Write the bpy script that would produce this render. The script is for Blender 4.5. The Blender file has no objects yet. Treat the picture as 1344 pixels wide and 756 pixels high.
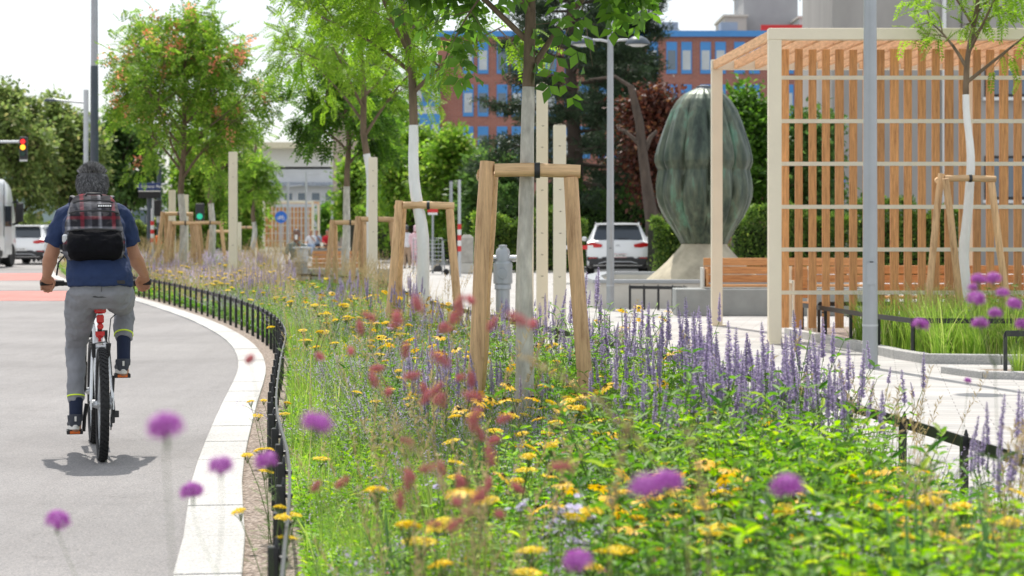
import bpy, bmesh, math, random
import numpy as np
from mathutils import Vector, Matrix, Euler, Quaternion
R = math.radians
random.seed(7); rng = np.random.default_rng(7)
SC = bpy.context.scene; COL = SC.collection
F = 2613.0; CH = 1.4
def px(u, d): return (u-672.0)*d/F          # sideways position of a photo column at distance d
def pz(v, d): return CH-(v-300.0)*d/F       # height of a photo row at distance d
def lerp(a, b, t): return a+(b-a)*t
# ------------------------------------------------------------------ mesh helpers
class MB:
    def __init__(s): s.v=[]; s.f=[]; s.m=[]
    def add(s, vs, fs, m=0):
        o=len(s.v); s.v.extend([tuple(v) for v in vs]); s.f.extend([tuple(i+o for i in f) for f in fs]); s.m.extend([m]*len(fs)); return s
    def box(s, c, size, rot=None, m=0, taper=1.0):
        x,y,z=[q/2 for q in size]
        vs=[Vector((sx*x*(taper if sz>0 else 1),sy*y*(taper if sz>0 else 1),sz*z)) for sz in(-1,1) for sy in(-1,1) for sx in(-1,1)]
        if rot is not None:
            M=Euler(rot).to_matrix() if not isinstance(rot,Matrix) else rot
            vs=[M@v for v in vs]
        c=Vector(c); vs=[v+c for v in vs]
        return s.add(vs,[(0,2,3,1),(4,5,7,6),(0,1,5,4),(2,6,7,3),(0,4,6,2),(1,3,7,5)],m)
    def beam(s, a, b, w, h, m=0, up=(0,0,1)):
        a=Vector(a); b=Vector(b); d=(b-a); L=d.length; d.normalize(); up=Vector(up)
        if abs(d.dot(up))>.98: up=Vector((0,1,0))
        x=d.cross(up).normalized(); z=x.cross(d).normalized()
        M=Matrix((x,d,z)).transposed()
        return s.box((a+b)/2,(w,L,h),M,m)
    def tube(s, pts, rad, n=8, m=0, cap=True, ratio=1.0, ref=None, lump=0):
        pts=[Vector(p) for p in pts]
        if not hasattr(rad,'__len__'): rad=[rad]*len(pts)
        vs=[]; fs=[]; prev=None
        for i,p in enumerate(pts):
            t=(pts[min(i+1,len(pts)-1)]-pts[max(i-1,0)])
            if t.length<1e-9: t=Vector((0,0,1))
            t.normalize()
            if prev is None:
                r=Vector(ref) if ref is not None else (Vector((1,0,0)) if abs(t.x)<.9 else Vector((0,1,0)))
            else: r=prev
            x=(r-t*r.dot(t)).normalized(); prev=x; y=t.cross(x)
            for k in range(n):
                a=2*math.pi*k/n; q=rad[i]*(1+(random.uniform(-lump,lump) if lump else 0))
                vs.append(p+x*(math.cos(a)*q)+y*(math.sin(a)*q*ratio))
        for i in range(len(pts)-1):
            for k in range(n):
                a=i*n+k; b=i*n+(k+1)%n; fs.append((a,b,b+n,a+n))
        if cap: fs.append(tuple(range(n-1,-1,-1))); fs.append(tuple((len(pts)-1)*n+k for k in range(n)))
        return s.add(vs,fs,m)
    def lathe(s, prof, n=24, c=(0,0,0), m=0, fn=None, axis='z', cap=True):
        vs=[]; fs=[]
        for (r,z) in prof:
            for k in range(n):
                a=2*math.pi*k/n; q=r*(fn(a,z) if fn else 1)
                p=(math.cos(a)*q,math.sin(a)*q,z)
                if axis=='x': p=(z,p[0],p[1])
                if axis=='y': p=(p[0],z,-p[1])
                vs.append((p[0]+c[0],p[1]+c[1],p[2]+c[2]))
        for i in range(len(prof)-1):
            for k in range(n):
                a=i*n+k; b=i*n+(k+1)%n; fs.append((a,b,b+n,a+n))
        if cap: fs.append(tuple(range(n-1,-1,-1))); fs.append(tuple((len(prof)-1)*n+k for k in range(n)))
        return s.add(vs,fs,m)
    def loft(s, rings, m=0, closed=True, cap=True, fmat=None):
        n=len(rings[0]); vs=[p for r in rings for p in r]; o=len(s.v)
        s.v.extend([tuple(v) for v in vs])
        for i in range(len(rings)-1):
            for k in range(n if closed else n-1):
                a=o+i*n+k; b=o+i*n+(k+1)%n
                s.f.append((a,b,b+n,a+n)); s.m.append(fmat(i,k) if fmat else m)
        if cap:
            s.f.append(tuple(o+q for q in range(n-1,-1,-1))); s.m.append(m)
            s.f.append(tuple(o+(len(rings)-1)*n+k for k in range(n))); s.m.append(m)
        return s
    def prism(s, poly, z0, z1, m=0):
        n=len(poly); vs=[(x,y,z0) for x,y in poly]+[(x,y,z1) for x,y in poly]
        fs=[tuple(range(n-1,-1,-1)),tuple(range(n,2*n))]+[(k,(k+1)%n,(k+1)%n+n,k+n) for k in range(n)]
        return s.add(vs,fs,m)
    def xf(s, M):
        s.v=[tuple(M@Vector(v)) for v in s.v]; return s
    def build(s, name, mats, parent=None, smooth=40, bevel=0, loc=(0,0,0), seg=1):
        me=bpy.data.meshes.new(name); me.from_pydata(s.v,[],s.f)
        if not isinstance(mats,(list,tuple)): mats=[mats]
        for q in mats: me.materials.append(q)
        me.polygons.foreach_set('material_index',s.m)
        bm=bmesh.new(); bm.from_mesh(me); bmesh.ops.recalc_face_normals(bm,faces=bm.faces)
        if bevel: bmesh.ops.bevel(bm,geom=[e for e in bm.edges if len(e.link_faces)==2 and e.calc_face_angle(0)>.6],offset=bevel,segments=seg,profile=.6,affect='EDGES')
        bm.to_mesh(me); bm.free()
        if smooth:
            me.polygons.foreach_set('use_smooth',[True]*len(me.polygons)); me.set_sharp_from_angle(angle=R(smooth))
        me.update(); return link(name,me,parent,loc)
def link(name, me, parent=None, loc=(0,0,0)):
    o=bpy.data.objects.new(name,me); COL.objects.link(o); o.location=loc
    if parent is not None: o.parent=parent
    return o
def tag(o, label=None, cat=None, group=None, kind=None):
    if label: o['label']=label
    if cat: o['category']=cat
    if group: o['group']=group
    if kind: o['kind']=kind
    return o
def empty(name, loc=(0,0,0), rz=0, label=None, cat=None, group=None):
    o=bpy.data.objects.new(name,None); COL.objects.link(o); o.location=loc; o.rotation_euler=(0,0,rz); o.empty_display_size=.1
    return tag(o,label,cat,group)
KIDS={}
def copy_tree(o, kids, parent=None):
    c=o.copy(); COL.objects.link(c)
    if parent is not None: c.parent=parent
    for ch,sub in kids: copy_tree(ch,sub,c)
    return c
def kidtree(o): return [(c,kidtree(c)) for c in o.children]
# array meshes (vegetation) : triangles only
LEAF4=(np.array([[0,0,0],[.45,.5,.10],[1,0,-.05],[.45,-.5,.10]],float),np.array([[0,1,2],[0,2,3]]))
LEAF6=(np.array([[0,0,0],[.28,.5,.10],[.68,.36,.04],[1,0,-.14],[.68,-.36,.04],[.28,-.5,.10],[.5,0,-.02]],float),np.array([[0,1,6],[1,2,6],[2,3,6],[3,4,6],[4,5,6],[5,0,6]]))
PETAL=(np.array([[0,-.12,0],[0,.12,0],[.6,.5,.04],[.95,.25,-.05],[.95,-.25,-.05],[.6,-.5,.04]],float),np.array([[0,1,2],[0,2,5],[5,2,3],[5,3,4]]))
def pinnate(pairs=5, ll=.34, lw=.15, droop=.25):
    V=[];Fc=[]
    for i in range(pairs):
        a=.2+.75*i/(pairs-1)
        for sgn in(-1,1):
            o=len(V); d=np.array([.45,sgn*.9,-droop*.5]); d/=np.linalg.norm(d); sd=np.array([.9*sgn,-.45,0])*-1; sd/=np.linalg.norm(sd)
            b=np.array([a,0,-droop*a*a]); l=ll*(1-.35*abs(a-.5))
            for (p,q,r) in((0,0,0),(.45,.5,.1),(1,0,-.08),(.45,-.5,.1)): V.append(b+d*p*l+sd*q*lw+np.array([0,0,r*l]))
            Fc+= [[o,o+1,o+2],[o,o+2,o+3]]
    o=len(V); b=np.array([.97,0,-droop])
    for (p,q) in((0,0),(.45,.5),(1,0),(.45,-.5)): V.append(b+np.array([p*ll,q*lw,-.1*p*ll]))
    Fc+=[[o,o+1,o+2],[o,o+2,o+3]]
    o=len(V); V+=[np.array([0,-.006,0]),np.array([0,.006,0]),np.array([.97,0,-droop*.95])]; Fc+=[[o,o+1,o+2]]
    return np.array(V),np.array(Fc)
def unit(a): return a/np.maximum(np.linalg.norm(a,axis=-1,keepdims=True),1e-9)
class NM:
    def __init__(s): s.V=[]; s.F=[]; s.M=[]; s.n=0
    def add(s,V,Fc,m=0):
        s.V.append(V); s.F.append(Fc+s.n); s.M.append(np.full(len(Fc),m)); s.n+=len(V); return s
    def leaves(s,P,D,N,L,Wd,t=LEAF4,m=0):
        if len(P)==0: return s
        P=np.asarray(P,float); D=unit(np.asarray(D,float)); N=np.asarray(N,float)
        S=unit(np.cross(D,N+1e-6)); N=np.cross(S,D); k=len(P)
        L=np.broadcast_to(np.asarray(L,float),(k,)); Wd=np.broadcast_to(np.asarray(Wd,float),(k,))
        T,Fc=t
        V=P[:,None,:]+D[:,None,:]*(T[None,:,0:1]*L[:,None,None])+S[:,None,:]*(T[None,:,1:2]*Wd[:,None,None])+N[:,None,:]*(T[None,:,2:3]*L[:,None,None])
        FF=Fc[None]+(np.arange(k)*len(T))[:,None,None]
        return s.add(V.reshape(-1,3),FF.reshape(-1,3),m)
    def sticks(s,A,B,ra,rb,m=0):
        A=np.asarray(A,float);B=np.asarray(B,float);k=len(A)
        if k==0: return s
        D=unit(B-A); ref=np.where(np.abs(D[:,2:3])>.9,np.array([[1.,0,0]]),np.array([[0,0,1.]])); X=unit(np.cross(D,ref)); Y=np.cross(D,X)
        ra=np.broadcast_to(np.asarray(ra,float),(k,));rb=np.broadcast_to(np.asarray(rb,float),(k,))
        V=np.zeros((k,6,3))
        for j in range(3):
            a=2*math.pi*j/3; o=X*math.cos(a)+Y*math.sin(a)
            V[:,j]=A+o*ra[:,None]; V[:,3+j]=B+o*rb[:,None]
        Fc=np.array([[0,1,4],[0,4,3],[1,2,5],[1,5,4],[2,0,3],[2,3,5]])
        FF=Fc[None]+(np.arange(k)*6)[:,None,None]
        return s.add(V.reshape(-1,3),FF.reshape(-1,3),m)
    def blades(s,P,az,h,lean,w,m=0,seg=3):
        P=np.asarray(P,float);k=len(P); h=np.broadcast_to(np.asarray(h,float),(k,)); w=np.broadcast_to(np.asarray(w,float),(k,)); D=np.stack([np.cos(az),np.sin(az),0*az],1); S=np.stack([-np.sin(az),np.cos(az),0*az],1)
        # blades are turned at random about their own lean so that they do not all face one way
        tw=rng.uniform(-1,1,k)[:,None]; S=unit(S+D*tw*.8)
        V=np.zeros((k,2*seg+1,3))
        for i in range(seg+1):
            t=i/seg; c=P+D*(lean*h*t*t)[:,None]+np.array([0,0,1])*(h*(t-.35*lean*t*t))[:,None]; ww=(w*(1-t)**.7/2)[:,None]
            if i<seg: V[:,2*i]=c-S*ww; V[:,2*i+1]=c+S*ww
            else: V[:,2*seg]=c
        Fc=[]
        for i in range(seg-1): Fc+=[[2*i,2*i+1,2*i+3],[2*i,2*i+3,2*i+2]]
        Fc+=[[2*seg-2,2*seg-1,2*seg]]
        FF=np.array(Fc)[None]+(np.arange(k)*(2*seg+1))[:,None,None]
        return s.add(V.reshape(-1,3),FF.reshape(-1,3),m)
    def mesh(s,name,mats,smooth=False):
        V=np.concatenate(s.V); Fc=np.concatenate(s.F); M=np.concatenate(s.M)
        me=bpy.data.meshes.new(name); me.vertices.add(len(V)); me.vertices.foreach_set('co',V.astype(np.float32).ravel())
        me.loops.add(len(Fc)*3); me.loops.foreach_set('vertex_index',Fc.astype(np.int32).ravel())
        me.polygons.add(len(Fc)); me.polygons.foreach_set('loop_start',np.arange(0,len(Fc)*3,3,dtype=np.int32))
        if not isinstance(mats,(list,tuple)): mats=[mats]
        for q in mats: me.materials.append(q)
        me.polygons.foreach_set('material_index',M.astype(np.int32))
        if smooth: me.polygons.foreach_set('use_smooth',[True]*len(Fc))
        me.update(calc_edges=True); return me
    def build(s,name,mats,parent=None,loc=(0,0,0),smooth=False): return link(name,s.mesh(name,mats,smooth),parent,loc)
def remesh(mb, name, mat, parent=None, voxel=.01, smooth=3, disp=None, loc=(0,0,0)):
    """closed overlapping volumes fused into one continuous skin"""
    o=mb.build('tmp',mat,None,0)
    md=o.modifiers.new('r','REMESH'); md.mode='VOXEL'; md.voxel_size=voxel; md.use_smooth_shade=True
    sm=o.modifiers.new('s','SMOOTH'); sm.iterations=smooth; sm.factor=.5
    if disp:
        tx=bpy.data.textures.new('fold','CLOUDS'); tx.noise_scale=disp[0]; dm=o.modifiers.new('d','DISPLACE'); dm.texture=tx; dm.strength=disp[1]; dm.mid_level=.5; dm.texture_coords='LOCAL'
    dg=bpy.context.evaluated_depsgraph_get(); dg.update()
    me=bpy.data.meshes.new_from_object(o.evaluated_get(dg)); me.name=name
    bpy.data.objects.remove(o)
    me.polygons.foreach_set('use_smooth',[True]*len(me.polygons))
    return link(name,me,parent,loc)
# ------------------------------------------------------------------ materials
def nodes(name):
    m=bpy.data.materials.new(name); m.use_nodes=True; nt=m.node_tree; b=nt.nodes['Principled BSDF']; return m,nt,b
def N(nt,t,**k):
    n=nt.nodes.new(t)
    for a,b in k.items():
        if a.startswith('i_'): n.inputs[int(a[2:]) if a[2:].isdigit() else a[2:].replace('_',' ')].default_value=b
        else: setattr(n,a,b)
    return n
def c4(c): return (c[0],c[1],c[2],1)
def mulc(c,k): return tuple(min(1,q*k) for q in c)
def ramp(nt,fac,stops):
    r=N(nt,'ShaderNodeValToRGB'); e=r.color_ramp.elements
    while len(e)<len(stops): e.new(.5)
    for q,(p,c) in zip(e,stops): q.position=p; q.color=c4(c)
    nt.links.new(fac,r.inputs[0]); return r.outputs[0]
def coord(nt,scale=(1,1,1)):
    tc=N(nt,'ShaderNodeTexCoord'); mp=N(nt,'ShaderNodeMapping'); mp.inputs['Scale'].default_value=scale
    nt.links.new(tc.outputs['Object'],mp.inputs[0]); return mp.outputs[0]
def noise(nt,vec,scale,detail=5,rough=.6):
    n=N(nt,'ShaderNodeTexNoise'); n.inputs['Scale'].default_value=scale; n.inputs['Detail'].default_value=detail; n.inputs['Roughness'].default_value=rough
    nt.links.new(vec,n.inputs['Vector']); return n.outputs[0]
def bumpto(nt,b,h,st=.3,dist=.01):
    bp=N(nt,'ShaderNodeBump'); bp.inputs['Strength'].default_value=st; bp.inputs['Distance'].default_value=dist
    nt.links.new(h,bp.inputs['Height']); nt.links.new(bp.outputs[0],b.inputs['Normal']); return bp
def mat(name, col, rough=.6, metal=0, var=.15, scale=6, bump=0, bscale=None, stretch=(1,1,1), spec=.5, coat=0):
    m,nt,b=nodes(name); v=coord(nt,stretch)
    f=noise(nt,v,scale); c=ramp(nt,f,[(.3,mulc(col,1-var)),(.7,mulc(col,1+var))])
    nt.links.new(c,b.inputs['Base Color']); b.inputs['Roughness'].default_value=rough; b.inputs['Metallic'].default_value=metal
    b.inputs['Specular IOR Level'].default_value=spec; b.inputs['Coat Weight'].default_value=coat
    if bump: bumpto(nt,b,noise(nt,v,bscale or scale*6,6,.7),bump)
    return m
def wood(name, col, dark, axis=2, scale=14, rough=.7):
    m,nt,b=nodes(name); st=[1,1,1]; st[axis]=.07
    v=coord(nt,tuple(st)); f=noise(nt,v,scale*3,8,.75); g=noise(nt,coord(nt),2.2,3,.5)
    oi=N(nt,'ShaderNodeObjectInfo')
    c=ramp(nt,f,[(.34,dark),(.47,mulc(col,.85)),(.56,col),(.68,mulc(col,1.25))]); hs=N(nt,'ShaderNodeHueSaturation')
    mth=N(nt,'ShaderNodeMapRange'); mth.inputs[3].default_value=.82; mth.inputs[4].default_value=1.16; nt.links.new(oi.outputs['Random'],mth.inputs[0])
    nt.links.new(mth.outputs[0],hs.inputs['Value']); nt.links.new(c,hs.inputs['Color'])
    # knots
    vo=N(nt,'ShaderNodeTexVoronoi'); vo.inputs['Scale'].default_value=2.6; st2=[1.6,1.6,1.6]; st2[axis]=.8; nt.links.new(coord(nt,tuple(st2)),vo.inputs['Vector'])
    kr=ramp(nt,vo.outputs['Distance'],[(.03,(.35,.22,.14)),(.09,(1,1,1))])
    mx=N(nt,'ShaderNodeMix',data_type='RGBA',blend_type='MULTIPLY'); mx.inputs[0].default_value=.8
    nt.links.new(hs.outputs[0],mx.inputs[6]); nt.links.new(kr,mx.inputs[7]); nt.links.new(mx.outputs[2],b.inputs['Base Color'])
    b.inputs['Roughness'].default_value=rough; bumpto(nt,b,f,.25); return m
def leafmat(name, c1, c2, transl=.45, rough=.5, c3=None):
    m=bpy.data.materials.new(name); m.use_nodes=True; nt=m.node_tree; b=nt.nodes['Principled BSDF']; out=nt.nodes['Material Output']
    g=N(nt,'ShaderNodeNewGeometry'); stops=[(0,c1),(.85 if c3 else 1,c2)]
    if c3: stops.append((1,c3))
    c=ramp(nt,g.outputs['Random Per Island'],stops)
    big=noise(nt,coord(nt),1.3,2,.5); hs=N(nt,'ShaderNodeHueSaturation'); mr=N(nt,'ShaderNodeMapRange'); mr.inputs[1].default_value=.3; mr.inputs[2].default_value=.7; mr.inputs[3].default_value=.65; mr.inputs[4].default_value=1.3
    nt.links.new(big,mr.inputs[0]); nt.links.new(mr.outputs[0],hs.inputs['Value']); nt.links.new(c,hs.inputs['Color']); c=hs.outputs[0]
    nt.links.new(c,b.inputs['Base Color']); b.inputs['Roughness'].default_value=rough; b.inputs['Specular IOR Level'].default_value=.35
    t=N(nt,'ShaderNodeBsdfTranslucent'); hs2=N(nt,'ShaderNodeHueSaturation'); hs2.inputs['Value'].default_value=1.5; hs2.inputs['Saturation'].default_value=1.08
    nt.links.new(c,hs2.inputs['Color']); nt.links.new(hs2.outputs[0],t.inputs[0])
    mx=N(nt,'ShaderNodeMixShader'); mx.inputs[0].default_value=transl
    nt.links.new(b.outputs[0],mx.inputs[1]); nt.links.new(t.outputs[0],mx.inputs[2]); nt.links.new(mx.outputs[0],out.inputs[0]); return m
def glassmat(name, col=(.03,.04,.05), rough=.06):
    m,nt,b=nodes(name); b.inputs['Base Color'].default_value=c4(col); b.inputs['Roughness'].default_value=rough; b.inputs['Specular IOR Level'].default_value=.9
    return m
def emis(name,col,st):
    m,nt,b=nodes(name); b.inputs['Base Color'].default_value=c4(col); b.inputs['Emission Color'].default_value=c4(col); b.inputs['Emission Strength'].default_value=st; return m
M={}
M['cream']=mat('cream powder coated metal',(.78,.70,.55),.45,0,.04,3)
M['cream_rail']=mat('cream flat bar',(.70,.63,.50),.45,0,.05,3)
M['larch']=wood('oiled larch slats',(.62,.30,.115),(.34,.14,.05),2)
M['larch_x']=wood('oiled larch boards',(.60,.30,.12),(.36,.15,.06),0)
M['larch_y']=wood('pale larch joists',(.72,.42,.22),(.48,.24,.10),1)
M['round']=wood('peeled roundwood',(.66,.42,.22),(.34,.19,.09),2,9)
M['round_x']=wood('peeled roundwood crossbar',(.70,.46,.25),(.40,.23,.11),0,9)
M['whitebark']=mat('lime painted bark',(.54,.52,.46),.9,0,.34,14,1.0,40,(1,1,.35))
M['white2']=mat('white trunk paint',(.80,.80,.78),.8,0,.08,9,.4,24,(1,1,.4))
M['bark']=mat('brown bark',(.16,.115,.075),.9,0,.4,9,.8,30,(1,1,.3))
M['barkdark']=mat('dark bark',(.075,.055,.042),.9,0,.4,6,.8,20,(1,1,.3))
M['black']=mat('black painted steel',(.018,.019,.021),.42,0,.25,8,.05)
M['grey_pole']=mat('galvanised grey pole',(.36,.38,.40),.38,.35,.06,4)
M['grey_light']=mat('light grey metal',(.50,.52,.54),.4,.3,.06,4)
M['dark_pole']=mat('dark blue grey pole',(.05,.07,.09),.45,0,.1,3)
M['concrete']=mat('cast concrete',(.30,.31,.30),.85,0,.12,3,.25,60)
M['concrete_lt']=mat('pale concrete',(.55,.53,.48),.85,0,.10,2.5,.25,50)
M['conc_wall']=mat('board marked concrete wall',(.36,.34,.32),.9,0,.14,.6,.15,8,(1,1,.4))
M['rubber']=mat('black rubber',(.016,.016,.017),.8,0,.3,10,.1)
M['chrome']=mat('brushed steel',(.55,.55,.56),.25,1,.05,10)
M['white_paint']=mat('white lacquer',(.78,.79,.80),.25,0,.02,1,coat=.6)
M['glass']=glassmat('dark car glass')
M['red_plastic']=mat('red tail lamp',(.50,.01,.012),.2,0,.2,20,coat=.5)
M['plastic']=mat('black plastic',(.025,.025,.027),.55,0,.2,12)
M['silver']=mat('silver trim',(.5,.51,.52),.3,.6,.03,5)
M['plate']=mat('white plate',(.75,.75,.74),.5,0,.02,5)
M['blacktxt']=mat('black lettering',(.01,.01,.012),.6)
M['whitetxt']=mat('white lettering',(.85,.85,.85),.6)
M['red']=mat('red paint',(.62,.03,.03),.5,0,.06)
M['blue_sign']=mat('blue sign face',(.02,.16,.62),.45,0,.03)
M['navy_sign']=mat('navy enamel sign',(.015,.04,.16),.35,0,.05)
M['orange']=mat('orange plastic',(.85,.18,.02),.5,0,.05)
M['skin']=mat('tanned skin',(.42,.205,.12),.55,0,.10,12,.08,80)
M['skin2']=mat('dark skin',(.16,.08,.05),.55,0,.1,12)
M['hair']=mat('dark grey hair',(.07,.07,.073),.6,0,.5,60,.15,120,(1,1,.3))
M['hairlt']=mat('blond hair',(.42,.30,.15),.6,0,.3,30,.3)
M['navy']=mat('navy jersey cloth',(.012,.029,.090),.85,0,.16,5,.35,9)
M['trouser']=mat('grey cotton trousers',(.235,.24,.26),.85,0,.12,7,.4,10)
M['neon']=mat('neon yellow piping',(.75,.95,.05),.5,0,.03)
M['shoe']=mat('charcoal shoe mesh',(.05,.055,.07),.8,0,.25,30,.2)
M['sole']=mat('white rubber sole',(.68,.66,.62),.6,0,.06)
M['sock']=mat('navy sock',(.012,.02,.05),.9,0,.1)
M['stone']=mat('weathered stone',(.40,.38,.34),.9,0,.25,5,.4,30)
def textobj(s, name, size, material, parent, loc, rot=(R(90),0,0), extr=.002):
    c=bpy.data.curves.new(name,'FONT'); c.body=s; c.size=size; c.align_x='CENTER'; c.align_y='CENTER'; c.extrude=extr; c.materials.append(material)
    o=bpy.data.objects.new('tmp',c); COL.objects.link(o); dg=bpy.context.evaluated_depsgraph_get(); dg.update()
    me=bpy.data.meshes.new_from_object(o.evaluated_get(dg)); bpy.data.objects.remove(o)
    q=link(name,me,parent,loc); q.rotation_euler=rot; return q
# ------------------------------------------------------------------ camera, sun, sky
cam=bpy.data.cameras.new('camera'); co=bpy.data.objects.new('camera',cam); COL.objects.link(co); SC.camera=co
co.location=(0,0,CH); co.rotation_euler=(R(90),0,0); cam.lens=70; cam.sensor_width=36; cam.shift_y=-78/1344; cam.clip_end=4000; cam.clip_start=.05
cam.dof.use_dof=True; cam.dof.focus_distance=13.2; cam.dof.aperture_fstop=4.2
SUN_EL,SUN_AZ=60.0,-14.0   # azimuth measured from +Y (ahead of the camera), negative = to the left
sl=bpy.data.lights.new('sun','SUN'); so=bpy.data.objects.new('sun',sl); COL.objects.link(so); sl.energy=5.0; sl.angle=R(.6); sl.color=(1,.955,.88)
sd=Vector((math.sin(R(SUN_AZ))*math.cos(R(SUN_EL)),math.cos(R(SUN_AZ))*math.cos(R(SUN_EL)),math.sin(R(SUN_EL))))
so.rotation_euler=sd.to_track_quat('Z','Y').to_euler()
w=bpy.data.worlds.new('World'); SC.world=w; w.use_nodes=True; nt=w.node_tree; bg=nt.nodes['Background']; bg.inputs[1].default_value=.125
sky=N(nt,'ShaderNodeTexSky'); sky.sky_type='NISHITA'; sky.sun_disc=False; sky.sun_elevation=R(SUN_EL); sky.sun_rotation=R(SUN_AZ); sky.dust_density=2.0; sky.altitude=150
tc=N(nt,'ShaderNodeTexCoord'); mp=N(nt,'ShaderNodeMapping'); mp.inputs['Scale'].default_value=(1,1,3.5); nt.links.new(tc.outputs['Generated'],mp.inputs[0])
nf=noise(nt,mp.outputs[0],2.2,6,.6); mr=N(nt,'ShaderNodeMapRange'); mr.inputs[1].default_value=.36; mr.inputs[2].default_value=.62; mr.inputs[3].default_value=.22; nt.links.new(nf,mr.inputs[0])
mx=N(nt,'ShaderNodeMix',data_type='RGBA'); nt.links.new(mr.outputs[0],mx.inputs[0]); nt.links.new(sky.outputs[0],mx.inputs[6]); mx.inputs[7].default_value=(10.6,11.0,11.4,1)
nt.links.new(mx.outputs[2],bg.inputs[0])
SC.view_settings.view_transform='Standard'; SC.view_settings.look='None'; SC.view_settings.exposure=0
SC.cycles.max_bounces=8; SC.cycles.transparent_max_bounces=8
# ================================================================== the ground
def crv(pts, n=12):
    P=[np.array(p,float) for p in pts]; P=[2*P[0]-P[1]]+P+[2*P[-1]-P[-2]]; out=[]
    for i in range(1,len(P)-2):
        for k in range(n):
            t=k/n; a,b,c,d=P[i-1:i+3]
            out.append(.5*((2*b)+(-a+c)*t+(2*a-5*b+4*c-d)*t*t+(-a+3*b-3*c+d)*t**3))
    out.append(P[-2]); return np.array(out)
LEFT=crv([(-.40,1.0),(-.52,4.2),(-.66,5.7),(-.95,8.5),(-1.35,11.4),(-1.79,15.4),(-2.28,20.0),(-2.93,24.0),(-3.78,27.8),(-4.95,32.2),(-7.0,39),(-10.0,48),(-13,58),(-16,70)])
RIGHT=crv([(2.9,1.0),(2.62,5.5),(2.28,9.2),(1.95,11.9),(1.52,14.8),(.78,18.6),(-.1,22.8),(-.85,26.4),(-1.35,29.5),(-1.9,34),(-2.5,38.5),(-3.4,42.5),(-5.3,45.4),(-5.7,50),(-7,60),(-9,75)])
def xl(y): return float(np.interp(y,LEFT[:,1],LEFT[:,0]))
def xr(y): return float(np.interp(y,RIGHT[:,1],RIGHT[:,0]))
def resample(C, step):
    d=np.r_[0,np.cumsum(np.linalg.norm(np.diff(C,axis=0),axis=1))]; n=max(2,int(d[-1]/step)+1); t=np.arange(n)*step
    return np.stack([np.interp(t,d,C[:,0]),np.interp(t,d,C[:,1])],1)
def offset(C, o):
    T=np.gradient(C,axis=0); T/=np.linalg.norm(T,axis=1,keepdims=True); Nn=np.stack([-T[:,1],T[:,0]],1); return C+Nn*o     # + = to the left
def strip(name, A, B, z, m, za=None):
    mb=MB(); n=len(A); mb.add([(a[0],a[1],z) for a in A]+[(b[0],b[1],z) for b in B],[(i,i+1,n+i+1,n+i) for i in range(n-1)])
    o=mb.build(name,m,None,0); return tag(o,kind='structure')
def asphalt(name, base, sc=1.0):
    m,nt,b=nodes(name); v=coord(nt); big=noise(nt,v,.35,5,.65); fine=noise(nt,v,90,4,.8)
    c=ramp(nt,big,[(.3,mulc(base,.80)),(.52,base),(.75,mulc(base,1.16))]); f=ramp(nt,fine,[(.35,(.72,.72,.72)),(.6,(1.1,1.1,1.1))])
    mx=N(nt,'ShaderNodeMix',data_type='RGBA',blend_type='MULTIPLY'); mx.inputs[0].default_value=1; nt.links.new(c,mx.inputs[6]); nt.links.new(f,mx.inputs[7])
    # faint tyre dirt and stains
    st=noise(nt,coord(nt,(3,.25,1)),1.2,6,.7); s2=ramp(nt,st,[(.35,(.82,.81,.8)),(.55,(1,1,1))]); m2=N(nt,'ShaderNodeMix',data_type='RGBA',blend_type='MULTIPLY'); m2.inputs[0].default_value=.45
    nt.links.new(mx.outputs[2],m2.inputs[6]); nt.links.new(s2,m2.inputs[7]); nt.links.new(m2.outputs[2],b.inputs['Base Color'])
    vc=N(nt,'ShaderNodeTexVoronoi',feature='DISTANCE_TO_EDGE'); vc.inputs['Scale'].default_value=.55; wv=N(nt,'ShaderNodeVectorMath',operation='ADD'); nz=N(nt,'ShaderNodeTexNoise'); nz.inputs['Scale'].default_value=2.5; nz.inputs['Detail'].default_value=8; nt.links.new(v,nz.inputs['Vector']); nt.links.new(v,wv.inputs[0]); nt.links.new(nz.outputs['Color'],wv.inputs[1]); nt.links.new(wv.outputs[0],vc.inputs['Vector'])
    ck=ramp(nt,vc.outputs['Distance'],[(.0,(.62,.61,.60)),(.006,(1,1,1))]); sp=N(nt,'ShaderNodeTexVoronoi'); sp.inputs['Scale'].default_value=130; nt.links.new(v,sp.inputs['Vector']); sc_=N(nt,'ShaderNodeSeparateColor'); nt.links.new(sp.outputs['Color'],sc_.inputs[0]); spc=ramp(nt,sc_.outputs[0],[(0,(.72,.72,.74)),(.5,(1,1,1)),(.93,(1.12,1.1,1.08)),(1,(1.35,1.3,1.25))])
    m3=N(nt,'ShaderNodeMix',data_type='RGBA',blend_type='MULTIPLY'); m3.inputs[0].default_value=.55; nt.links.new(m2.outputs[2],m3.inputs[6]); nt.links.new(ck,m3.inputs[7]); m4=N(nt,'ShaderNodeMix',data_type='RGBA',blend_type='MULTIPLY'); m4.inputs[0].default_value=.9; nt.links.new(m3.outputs[2],m4.inputs[6]); nt.links.new(spc,m4.inputs[7]); nt.links.new(m4.outputs[2],b.inputs['Base Color'])
    b.inputs['Roughness'].default_value=.9; bumpto(nt,b,fine,.5,.004); return m
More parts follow.
